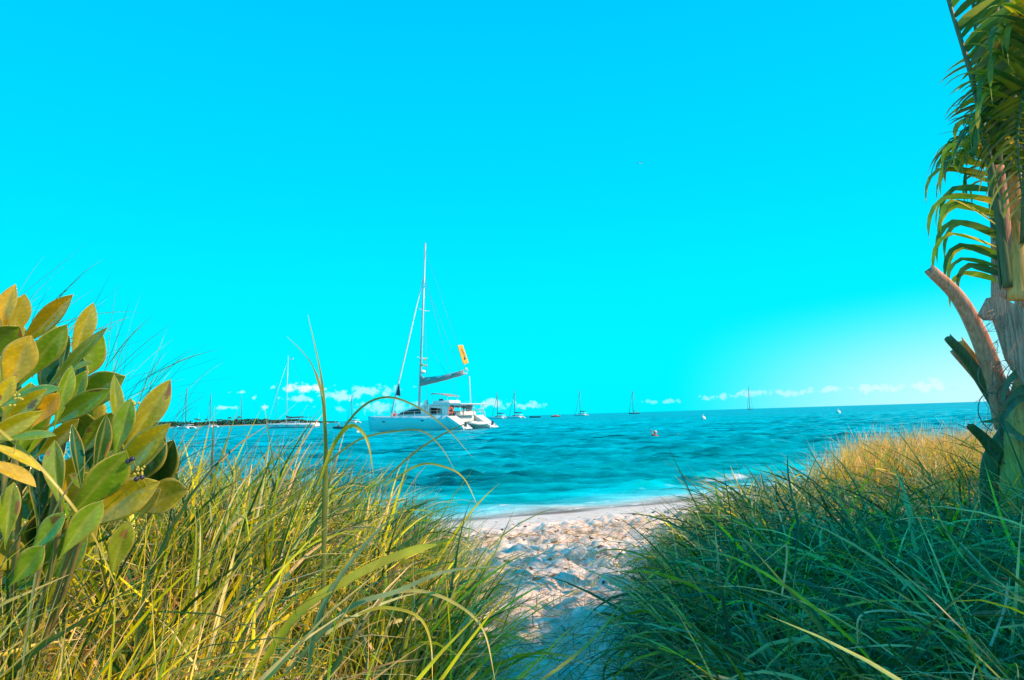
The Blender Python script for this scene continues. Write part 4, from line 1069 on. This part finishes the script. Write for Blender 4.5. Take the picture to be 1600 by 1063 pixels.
    MB().tube([(-5.85, 0, 3.15), (-5.75, 0, 6.4)], .05, 8).build('mainsheet', WHT, T, True)
    jt = mp(19.6); jb = Vector((6.15, 0, 1.95))
    MB().tube([jb, jb.lerp(jt, .15), jb.lerp(jt, .5), jt], [.06, .11, .10, .04], 8).build('furled_jib', WHT, T, True)
    q = jb.lerp(jt, .15); q2 = jb.lerp(jt, .235)
    MB().loft([[q + Vector((.12, -.06, 0)), q + Vector((.12, .06, 0)), q + Vector((-.75, .05, -.15)), q + Vector((-.75, -.05, -.15))], [q2 + Vector((.05, -.05, 0)), q2 + Vector((.05, .05, 0)), q2 + Vector((-.08, .05, 0)), q2 + Vector((-.08, -.05, 0))]]).build('jib_clew', NAV, T)
    for pts, r_0 in (((mp(19.6), Vector((-2.2, 3.7, 1.8))), .018), ((mp(19.6), Vector((-2.2, -3.7, 1.8))), .018), ((mp(19.0), mp(6.2) + Vector((-6.0, 0, .8))), .016), ((mp(22.9), mp(6.2) + Vector((-6.8, 0, .6))), .014), ((mp(12), mp(6.2) + Vector((-4, 0, .6))), .012)):
        MB().tube(list(pts), r_0, 5).build('stay', WIR, T, True)
    MB().ball(mp(7.3) + Vector((-.55, .25, 0)), (.38, .38, .24)).build('radar_dome', WHT, ms_, True)
    MB().tube([mp(23.1), mp(23.1) + Vector((0, 0, .7))], .015, 5).build('aerial', WIR, ms_, True)
    # rails
    rb = MB()
    for y in (3.9, -3.9):
        xs = [5.9, 4.4, 2.8, 1.2, -.4, -2, -3.6, -4.9]
        for x in xs: rb.tube([(x, y * (.9 if x > 5 else .985), 1.75), (x, y * (.9 if x > 5 else .985), 2.38)], .02, 5)
        for z in (2.08, 2.38): rb.tube([(x, y * (.9 if x > 5 else .985), z) for x in xs], .011, 4)
    for y0, y1 in ((2.2, 3.9), (-3.9, -2.2)):
        rb.tube([(-5.2, y0, 1.8), (-5.2, y0, 2.5), (-5.2, y1, 2.5), (-5.2, y1, 1.8)], .025, 6); rb.tube([(-5.2, y0, 2.15), (-5.2, y1, 2.15)], .02, 5)
    rb.build('guard_rail', ALU, T)
    db = MB()
    for y in (-1.3, 1.3): db.tube(bez([(-5.0, y, 1.7), (-5.6, y, 2.35), (-6.9, y, 2.2), (-7.0, y, 1.6)], 10), .04, 6)
    db.build('davits', ALU, T)
    for y in (-3.4, 3.4): MB().rbox((-7.0, y - .3 * (1 if y > 0 else -1), .75), (.25, .28, .5), .06).tube([(-7.1, y - .3, .5), (-7.1, y - .3, -.2)], .06, 6).build('outboard_motor', NAV, T)
    M = T.matrix_basis.copy(); M = Matrix.Translation(loc) @ Matrix.Rotation(R(152), 4, 'Z') @ Matrix.Scale(CS, 4)
    W = lambda p: M @ Vector(p)
    # things aboard
    lb = MB(); pts = [(0, .30 * math.cos(a), .42 + .40 * math.sin(a)) for a in [math.pi * (-.42 + 1.84 * i / 14 + .0) for i in range(15)]]
    lb.tube(pts, .10, 8)
    o = tag(lb.build('lifebuoy', ORG, None, True), 'orange horseshoe lifebuoy on the stern rail of the big catamaran', 'lifebuoy'); o.location = W((-5.15, 3.3, 1.95)); o.rotation_euler = (0, 0, R(152 - 40))
    person(W((4.4, 1.9, 1.72)), R(60), WHT, NAV, 'person in pale top sitting on the catamaran foredeck, nearer the bow', hairc=(.25, .1, .05))
    person(W((3.5, 2.5, 1.72)), R(100), REDM, NAV, 'person in red top sitting on the catamaran foredeck, nearer the mast')
    person(W((-2.7, 2.1, 1.7)), R(200), mat('blue_cloth', (.03, .25, .4), .8), NAV, 'person in blue top standing under the catamaran hardtop', 'stand')
    person(W((-3.3, .9, 1.7)), R(100), mat('dark_cloth', (.04, .05, .07), .8), NAV, 'person in dark clothes standing in the shade of the catamaran cockpit', 'stand')
    person(W((-5.6, 1.2, 1.75)), R(180), NAV, GRY, 'person in dark top standing at the catamaran stern beside the lifebuoy', 'stand', sc=.85)
    # tender between the hulls
    D = empty('inflatable_dinghy', W((-6.6, .2, .75)), R(152 + 90))
    tag(D, 'small white inflatable dinghy hanging between the catamaran sterns', 'dinghy')
    MB().tube(bez([(-1.6, .62, 0), (.3, .66, 0), (1.25, .45, .1), (1.65, 0, .18), (1.25, -.45, .1), (.3, -.66, 0), (-1.6, -.62, 0)], 24), .23, 10).build('tube', WHT, D, True)
    MB().rbox((-.2, 0, -.1), (2.6, .95, .16), .05).build('floor', GRY, D)
    MB().rbox((-1.6, 0, .1), (.1, .95, .45), .03).build('transom', WHT, D)
    # banner and small flag flying above the stern
    def flag(name, corners, m, label, cat, marks=None):
        V = []; nu, nv = 6, 14; F2 = []
        a, b_, c, d = [Vector(q) for q in corners]
        for j in range(nv + 1):
            for i in range(nu + 1):
                u, v = i / nu, j / nv
                p = a.lerp(b_, u).lerp(d.lerp(c, u), v) + Vector((0, .07 * math.sin(v * 7 + u * 2), 0))
                V.append(tuple(p))
        for j in range(nv):
            for i in range(nu):
                k = j * (nu + 1) + i; F2.append((k, k + 1, k + nu + 2, k + nu + 1))
        o = mesh_obj(name, np.array(V), F2, m); o.modifiers.new('t', 'SOLIDIFY').thickness = .012
        tag(o, label, cat)
        return o
    Yf = W((-5.9, -1.0, 0)).y
    cs = [P(715, 540, Yf), P(723, 539, Yf + .7), P(732, 567, Yf + .7), P(724, 570, Yf)]
    fl = flag('banner', cs, YEL, 'tall orange banner with dark lettering flying above the catamaran stern', 'banner')
    DKL = mat('banner_ink', (.05, .12, .10), .8)
    lt = MB()
    ax = (cs[2] - cs[1]).normalized(); sx = (cs[1] - cs[0]).normalized()
    o0 = cs[0].lerp(cs[1], .55)
    # lettering running down the banner: looping strokes, ending in a round emblem
    for k in range(7):
        c = o0 + ax * (.45 + k * .19)
        lt.tube([c + sx * (.12 * math.cos(a)) + ax * (.09 * math.sin(a) + .02 * a) + Vector((.07, -.08, 0)) for a in [math.pi * (i / 5 * 1.5 + .2 * k) for i in range(6)]], .022, 5)
    lt.build('lettering', DKL, fl)
    MB().ball(o0 + ax * 1.92 + Vector((.07, -.08, 0)), (.14, .14, .2)).build('emblem', mat('emblem_green', (.02, .3, .22), .8), fl, True)
    f2 = flag('small_flag', [P(725, 575, Yf), P(729, 574.5, Yf), P(732, 580, Yf), P(727, 579, Yf)], WHT, 'small white flag flying under the orange banner', 'flag')
    hp = [W((-5.9, -1.0, 3.1)), P(728, 578, Yf) + Vector((0, .05, 0)), P(713, 538, Yf) + Vector((0, .05, 0))]
    pb = MB(); off = hp[0]; pb.tube([Vector((0, 0, 0)), hp[1] - off, hp[2] - off], .012, 5)
    o = tag(pb.build('flag_halyard', WIR, None, True), 'thin line from the catamaran stern up to the orange banner', 'line'); o.location = off
    Ym = loc.y
    for (x, y, w_, h_, m, lab) in ((664, 562, 3, 3, YEL, 'topmost tiny orange flag beside the catamaran mast'), (659, 570, 4, 4.5, mat('flag_ochre', (.5, .36, .12), .8), 'ochre and dark signal flag close to the mast, left one of the pair'), (665, 571.5, 4.5, 4, mat('flag_pale', (.75, .6, .4), .8), 'pale signal flag beside the mast, right one of the pair')):
        flag('signal_flag', [P(x - w_ / 2, y - h_ / 2, Ym), P(x + w_ / 2, y - h_ / 2 + .5, Ym), P(x + w_ / 2, y + h_ / 2, Ym), P(x - w_ / 2, y + h_ / 2 - .5, Ym)], m, lab, 'flag')
catamaran()

def mono(L_, label, px, py, heading, mast_h, hullm=HUL, wires=True, bimini=True, red=False, ketch=False, sc=1.0, cat_='sailboat', group='sailing boats moored in the distance', wr=.02):
    loc = G(px, py, 0)
    T = empty('sailboat', loc, R(heading)); tag(T, label, cat_, group)
    mb = MB(); hull(mb, L_, L_ * .28, L_ * .085, .5, 0, fine=.85, bow_rake=.5); h = mb.build('hull', hullm, T, True)
    for p in h.data.polygons: p.use_smooth = abs(p.normal.z) < .8
    MB().box((-.2, 0, .03), (L_ * .86, L_ * .225, .12)).build('waterline_stripe', ANT, h)
    fb = L_ * .085
    if L_ > 11.2:
        for x in (.22, .02, -.2):
            for s_ in (-1, 1): MB().rbox((L_ * x, s_ * L_ * .138, fb * .62), (L_ * .05, .08, .2), .03).build('hull_window', GLS, h)
    c = MB().prism([(L_ * .22, fb), (L_ * .14, fb + .35), (-L_ * .12, fb + .55), (-L_ * .16, fb)], -L_ * .075, L_ * .075).build('cabin', WHT, T)
    for s_ in (-1, 1): MB().prism([(L_ * .13, fb + .12), (L_ * .10, fb + .28), (-L_ * .1, fb + .40), (-L_ * .1, fb + .12)], s_ * L_ * .075, s_ * (L_ * .075 + .02)).build('cabin_window', GLS, c)
    mx = L_ * .1; tr = math.tan(R(1.5)) * mast_h
    MB().tube([(mx, 0, fb), (mx - tr, 0, mast_h)], [max(.1, wr * 2.5), max(.07, wr * 2)], 8).build('mast', ALU if wr < .05 else WIR, T, True)
    MB().tube([(mx, 0, fb + 1.6), (mx - L_ * .36, 0, fb + 1.8)], [.1, .08], 6).build('boom', ALU, T, True)
    MB().tube(bez([(mx - .1, 0, fb + 2.2), (mx - L_ * .1, 0, fb + 1.95), (mx - L_ * .34, 0, fb + 2.0)], 8), [.32, .3, .26, .24, .22, .2, .18, .16, .14][:len(bez([(0,0,0),(1,0,0),(2,0,0)], 8))], 8).build('sail_cover', NAV, T, True)
    tip = (mx - tr * .93, 0, mast_h * .95)
    MB().tube([(L_ * .47, 0, fb + .3), tip], [wr * 2.2, wr * 1.6], 6).build('furled_jib', WHT if wr < .05 else WIR, T, True)
    if wires:
        MB().tube([(-L_ * .49, 0, fb + .1), (mx - tr, 0, mast_h)], wr, 4).build('backstay', WIR, T, True)
        for s_ in (-1, 1):
            MB().tube([(mx - .2, s_ * L_ * .13, fb), (mx - tr * .55, s_ * .9, mast_h * .55), tip], wr, 4).build('shroud', WIR, T, True)
            MB().tube([(mx - tr * .55, 0, mast_h * .54), (mx - tr * .55, s_ * .9, mast_h * .55)], .04, 5).build('spreader', ALU, T, True)
    if bimini:
        MB().prism([(-L_ * .17, fb + 1.75), (-L_ * .2, fb + 1.9), (-L_ * .36, fb + 1.9), (-L_ * .39, fb + 1.75)], -L_ * .1, L_ * .1).build('bimini', NAV, T)
        b_ = MB()
        for x in (-.2, -.36):
            MB().tube([(L_ * x, s_ * L_ * .095, fb + q) for s_, q in ((-1, 0), (-1, 1.74), (1, 1.74), (1, 0))], .03, 5).build('bimini_frame', ALU, T)
    r_b = MB()
    for s_ in (-1, 1):
        xs = [L_ * q for q in (.42, .3, .15, 0, -.15, -.3, -.45)]
        ys = [s_ * L_ * q for q in (.05, .09, .13, .135, .135, .125, .11)]
        for x, y in zip(xs, ys): r_b.tube([(x, y, fb), (x, y, fb + .6)], .018, 4)
        r_b.tube([(x, y, fb + .6) for x, y in zip(xs, ys)], .012, 4)
    r_b.build('guard_rail', ALU, T)
    if red:
        MB().rbox((-L_ * .47, -.7, fb + .5), (.15, .7, .9), .05).build('red_cover', REDM, T)
        MB().rbox((-L_ * .50, 0, fb * .5), (.5, L_ * .2, .9), .1).build('swim_platform', WHT, T)
    T.scale = (sc,) * 3
    return T
def cat_small(label, px, py, heading, mp_=40, Lc=12, wr=.11):
    loc = G(px, py, 0); mast_h = mp_ * loc.y / F
    T = empty('catamaran', loc, R(heading)); tag(T, label, 'catamaran', 'catamarans moored in the distance')
    for y in (2.5, -2.5):
        mb = MB(); hull(mb, Lc, 1.6, 1.3, .3, y, n=12, stern_cut=1.8); mb.build('hull', HUL, T, True)
    MB().rbox((-.5, 0, 1.1), (Lc * .6, 3.8, .5), .1).build('bridge_deck', HUL, T)
    c = MB().prism([(2.6, 1.3), (1.6, 2.0), (-.8, 2.35), (-1.4, 2.35), (-1.4, 1.3)], -2.2, 2.2).build('cabin', WHT, T)
    MB().prism([(2.0, 1.55), (1.4, 1.9), (-.8, 2.15), (-.8, 1.55)], -2.22, 2.22).build('window', GLS, c)
    MB().prism([(-1.0, 2.35), (-1.2, 2.5), (-4.4, 2.5), (-4.6, 2.35)], -2.2, 2.2).build('hardtop_roof', WHT, T)
    b_ = MB()
    for s_ in (-1, 1):
        for x in (-1.5, -4.2): b_.tube([(x, s_ * 2.0, 1.2), (x, s_ * 2.0, 2.36)], .06, 5)
    b_.build('roof_posts', ALU, T)
    MB().tube([(.8, 0, 2.2), (.4, 0, mast_h)], [wr * 2.4, wr * 2], 6).build('mast', WIR, T, True)
    MB().tube([(.6, 0, 4.0), (-1.8, 0, 3.7), (-4.6, 0, 3.9)], [.42, .36, .26], 8).build('sail_cover', NAV, T, True)
    MB().tube([(Lc * .45, 0, 1.5), (.45, 0, mast_h * .9)], wr * 1.3, 5).build('furled_jib', WIR, T, True)
    return T
mono(17.5, 'long white sailing yacht with a red stern cover, moored left of the big catamaran', 455, 669, 172, 23.5, red=True)
mono(12, 'smaller sailing yacht behind the bow of the long white yacht', 432, 663.2, 165, 66 * G(432, 663.2, 0).y / F, wr=.06, bimini=False)
mono(11.5, 'dark hulled sailboat on the horizon, second from the right', 991, 646.8, 176, 37 * G(991, 646.8, 0).y / F, hullm=mat('dark_hull', (.03, .10, .13), .4), wr=.10)
mono(11.5, 'rightmost sailboat on the horizon, seen beyond the white buoys', 1172, 640.0, 184, 37 * G(1172, 640, 0).y / F, hullm=mat('dark_hull', (.03, .1, .13)), wr=.12)
cat_small('distant catamaran, left one of the pair just right of the big catamaran', 779, 654.5, 150, 41)
cat_small('distant catamaran, right one of the pair just right of the big catamaran', 806, 653.8, 150, 44)
cat_small('distant white catamaran right of the small orange boat', 908, 649.8, 150, 41)
cat_small('distant white catamaran farthest left, close to the shrub leaves', 291, 670.0, 150, 62)
cat_small('distant white catamaran second from the left, before the palms of the low shore', 329, 668.0, 150, 52)
cat_small('white catamaran partly behind the arching grass left of the big catamaran', 551, 661.3, 150, 44)
mono(9, 'small white boat with two masts behind it at the low shore', 377, 664.8, 100, 48 * G(377, 664.8, 0).y / F, wr=.08, bimini=False)
def motorboat(label, px, py, heading, L_=8, m=WHT, cabin=True, nm='motorboat', grp='small motor craft on the water'):
    T = empty(nm, G(px, py, 0), R(heading)); tag(T, label, 'boat', grp)
    mb = MB(); hull(mb, L_, L_ * .33, L_ * .12, .25, 0, n=12, fine=.7); mb.build('hull', m, T, True)
    if cabin:
        c = MB().prism([(L_ * .2, L_ * .11), (L_ * .1, L_ * .24), (-L_ * .2, L_ * .25), (-L_ * .2, L_ * .11)], -L_ * .12, L_ * .12).build('cabin', WHT, T)
        MB().prism([(L_ * .13, L_ * .15), (L_ * .08, L_ * .22), (-L_ * .15, L_ * .22), (-L_ * .15, L_ * .15)], -L_ * .123, L_ * .123).build('window', GLS, c)
    MB().rbox((-L_ * .5, 0, L_ * .1), (.35, .4, .7), .08).build('outboard_motor', NAV, T)
    return T
motorboat('small orange hulled boat on the horizon between two distant sailboats', 868, 651.6, 175, 7, ORG)
motorboat('low dark boat left of the small orange one', 836, 652.8, 175, 8, NAV, cabin=False)
motorboat('small white motorboat behind the stern of the long yacht', 507, 662.2, 160, 7)
motorboat('white motorboat close to the low shore, right of the small sailboat', 401, 662.4, 160, 7)
motorboat('white motorboat nearest the shrub, before the low shore', 276, 669.5, 160, 7)
D = motorboat('dark dinghy carrying two people between the tall reed and the catamaran bow', 534, 670.5, 170, 4.2, NAV, cabin=False, nm='dinghy')
dl = G(534, 670.5, 0)
person(dl + Vector((-.7, 0, .35)), R(180), mat('dark_cloth', (.04, .05, .07)), NAV, 'person in dark top sitting in the dark dinghy, left one', cap=WHT)
person(dl + Vector((.9, 0, .35)), R(180), REDM, NAV, 'person in red top sitting in the dark dinghy, right one')

def buoy(px, py, r, m, label):
    T = empty('mooring_buoy', G(px, py, 0)); tag(T, label, 'buoy', 'white mooring buoys')
    MB().ball((0, 0, r * .55), (r, r, r * .95), 14, 10).build('float', m, T, True)
    MB().tube([(0, 0, r * 1.3), (0, 0, r * 1.9)], r * .12, 6).tube([(r * .25 * math.cos(a), 0, r * 2.05 + r * .25 * math.sin(a)) for a in [i * math.pi / 4 for i in range(9)]], r * .06, 5).build('ring', ALU, T, True)
buoy(559, 677.5, .24, WHT, 'white mooring buoy in front of the catamaran bow')
buoy(1099, 656, .42, WHT, 'white mooring buoy in open water right of centre')
buoy(1310, 646.5, .5, WHT, 'farthest right white mooring buoy near the horizon')
p = G(1025, 686, 0)
person(p + Vector((0, 0, .05)), R(200), REDM, NAV, 'person wading in the sea with one arm raised', 'wade', cap=mat('pink_cap', (.8, .45, .4), .8))
p = G(1060, 684.5, 0)
person(p + Vector((0, 0, -.28)), R(150), NAV, NAV, 'swimmer of whom only the dark head shows, right of the wading person', 'wade')
sp_ = MB(); r5 = random.Random(9)
for k in range(46):
    q = G(1018 - abs(r5.gauss(0, 24)), 685.6 + r5.gauss(0, .9), 0); sz = r5.uniform(.02, .07)
    sp_.ball((q.x, q.y, .05 + r5.random() * .05), (sz * 2.2, sz, sz * .6), 6, 4)
tag(sp_.build('splash', mat('white_foam', (.85, .87, .87), .8)), 'white splashes trailing left of the wading person', 'splash', kind='stuff')

def gull(p, s, rz, label):
    T = empty('seagull', p, rz); tag(T, label, 'bird', 'birds in flight')
    body = MB().ball((0, 0, 0), (.22, .07, .07)).ball((.2, 0, .03), (.07, .05, .05), 8, 5)
    secs = []
    for i in range(13):
        u = i / 6 - 1; a = abs(u)
        z = .10 * math.sin(min(1, a * 1.6) * math.pi / 2) - .08 * max(0, a - .5)
        ch = .09 * (1 - a ** 2) + .01; x = -.10 * a * a
        secs.append([(x + ch, u * .6, z), (x, u * .6, z + .012), (x - ch, u * .6, z), (x, u * .6, z - .006)])
    b_ = body.build('body', WHT, T, True)
    MB().loft(secs).build('wings', GRY, T, True)
    T.scale = (s,) * 3
gull(P(456, 561, 160), 1.6, .4, 'white bird gliding right of the long yacht masthead')
gull(P(1000, 255, 70), .7, .8, 'tiny bird high in the middle of the sky')

# ------------------------------------------------------------------ low shore with palms, far left
def far_shore():
    xs = np.linspace(G(235, 660, 0).x, 0, 2)
    Yf = 900.0
    x0, x1 = P(150, 650, Yf).x, P(522, 650, Yf).x
    n = 90; V = []; F_ = []
    mb = MB(); secs = []
    for i in range(n + 1):
        t = i / n; x = x0 + (x1 - x0) * t
        e = min(1, (1 - t) * 5) * min(1, t * 8 + .2)
        h = (1.1 + 1.2 * float(vnoise(np.array([x]), np.array([0.]), 60, .03)[0])) * e
        secs.append([(x, Yf - 14 * e - 1, -.5), (x, Yf - 8 * e, h * .5), (x, Yf, h), (x, Yf + 40, h), (x, Yf + 60, -.5)])
    mb.loft(secs)
    tag(mb.build('far_shore', mat('far_sand', (.35, .33, .22), .9, var=.3, scale=.05), smooth=True), kind='structure')
    S = Stuff(); r = np.random.default_rng(5)
    m = 9000
    x = x0 + (x1 - x0) * r.random(m); dens = vnoise(x, x * 0, 61, .05)
    t = (x - x0) / (x1 - x0)
    h = (2.5 + 5.0 * vnoise(x, x * 0, 62, .035) + 2.0 * vnoise(x, x * 0, 64, .2)) * np.minimum(1, (1 - t) * 4)
    z = 1 + h * r.random(m)
    p = np.stack([x, Yf + r.uniform(-4, 20, m), z], 1)
    a = r.normal(0, 1, (m, 3)); a /= np.linalg.norm(a, axis=1)[:, None]; b_ = np.cross(a, r.normal(0, 1, (m, 3))); b_ /= np.linalg.norm(b_, axis=1)[:, None]
    s = r.uniform(.5, 1.1, m)[:, None]
    V = np.stack([p + a * s, p + b_ * s, p - a * s, p - b_ * s], 1).reshape(-1, 3)
    f = np.arange(m * 4).reshape(-1, 4)
    c = np.repeat(np.array([(.03, .09, .05)]) * r.uniform(.6, 1.4, (m, 1)), 4, 0)
    S.add(V, f, c); S.build('shore_woods', 'low dark belt of trees along the far shore at the left', 'woods', M_FR)
    # palms standing above it
    dm = mat('far_palm_leaf', (.03, .09, .05), .7); tm = mat('far_palm_trunk', (.12, .10, .08), .8)
    rp = random.Random(8); proto = []
    for v in range(3):
        T = empty('palm_tree', (0, 0, 0))
        lean = rp.uniform(-1, 1)
        MB().tube(bez([(0, 0, 0), (lean * .3, 0, 4), (lean, 0, 8)], 8), [.28] * 4 + [.2] * 5, 6).build('trunk', tm, T, True)
        cb = MB()
        for k in range(15):
            az = k * 2.4; up = rp.uniform(.1, 1.1); d = Vector((math.cos(az), math.sin(az), 0)); s_ = Vector((-d.y, d.x, 0))
            c0_ = Vector((lean, 0, 8)); pts = [c0_, c0_ + d * 1.1 + Vector((0, 0, .7 * up)), c0_ + d * 2.3 + Vector((0, 0, .5 * up - .4)), c0_ + d * 3.1 + Vector((0, 0, -1.3 + .5 * up))]
            cb.loft([[q + s_ * w_, q + Vector((0, 0, .12)), q - s_ * w_, q - Vector((0, 0, .05))] for q, w_ in zip(pts, (.1, .5, .45, .05))])
        cb.build('crown', dm, T)
        proto.append(T)
    spots = [(299, 1.0), (307, 1.1), (312, 1.2), (322, 1.0), (341, 1.1), (345, .9), (351, 1.0), (358, 1.15), (371, 1.1), (374, 1.2), (379, 1.0), (414, .8), (418, .8)]
    for i, (px, s_) in enumerate(spots):
        T = proto[i] if i < 3 else copy_tree(proto[i % 3])
        T.location = (P(px, 650, Yf - 6).x, Yf - 6, 1.0); T.scale = (s_ * .9, s_ * .9, s_ * (.85 + .2 * (i % 2))); T.rotation_euler = (0, 0, i * 1.3)
        tag(T, 'tiny dark palm tree standing on the low far shore at the left', 'palm tree', 'palm trees along the far shore')
far_shore()
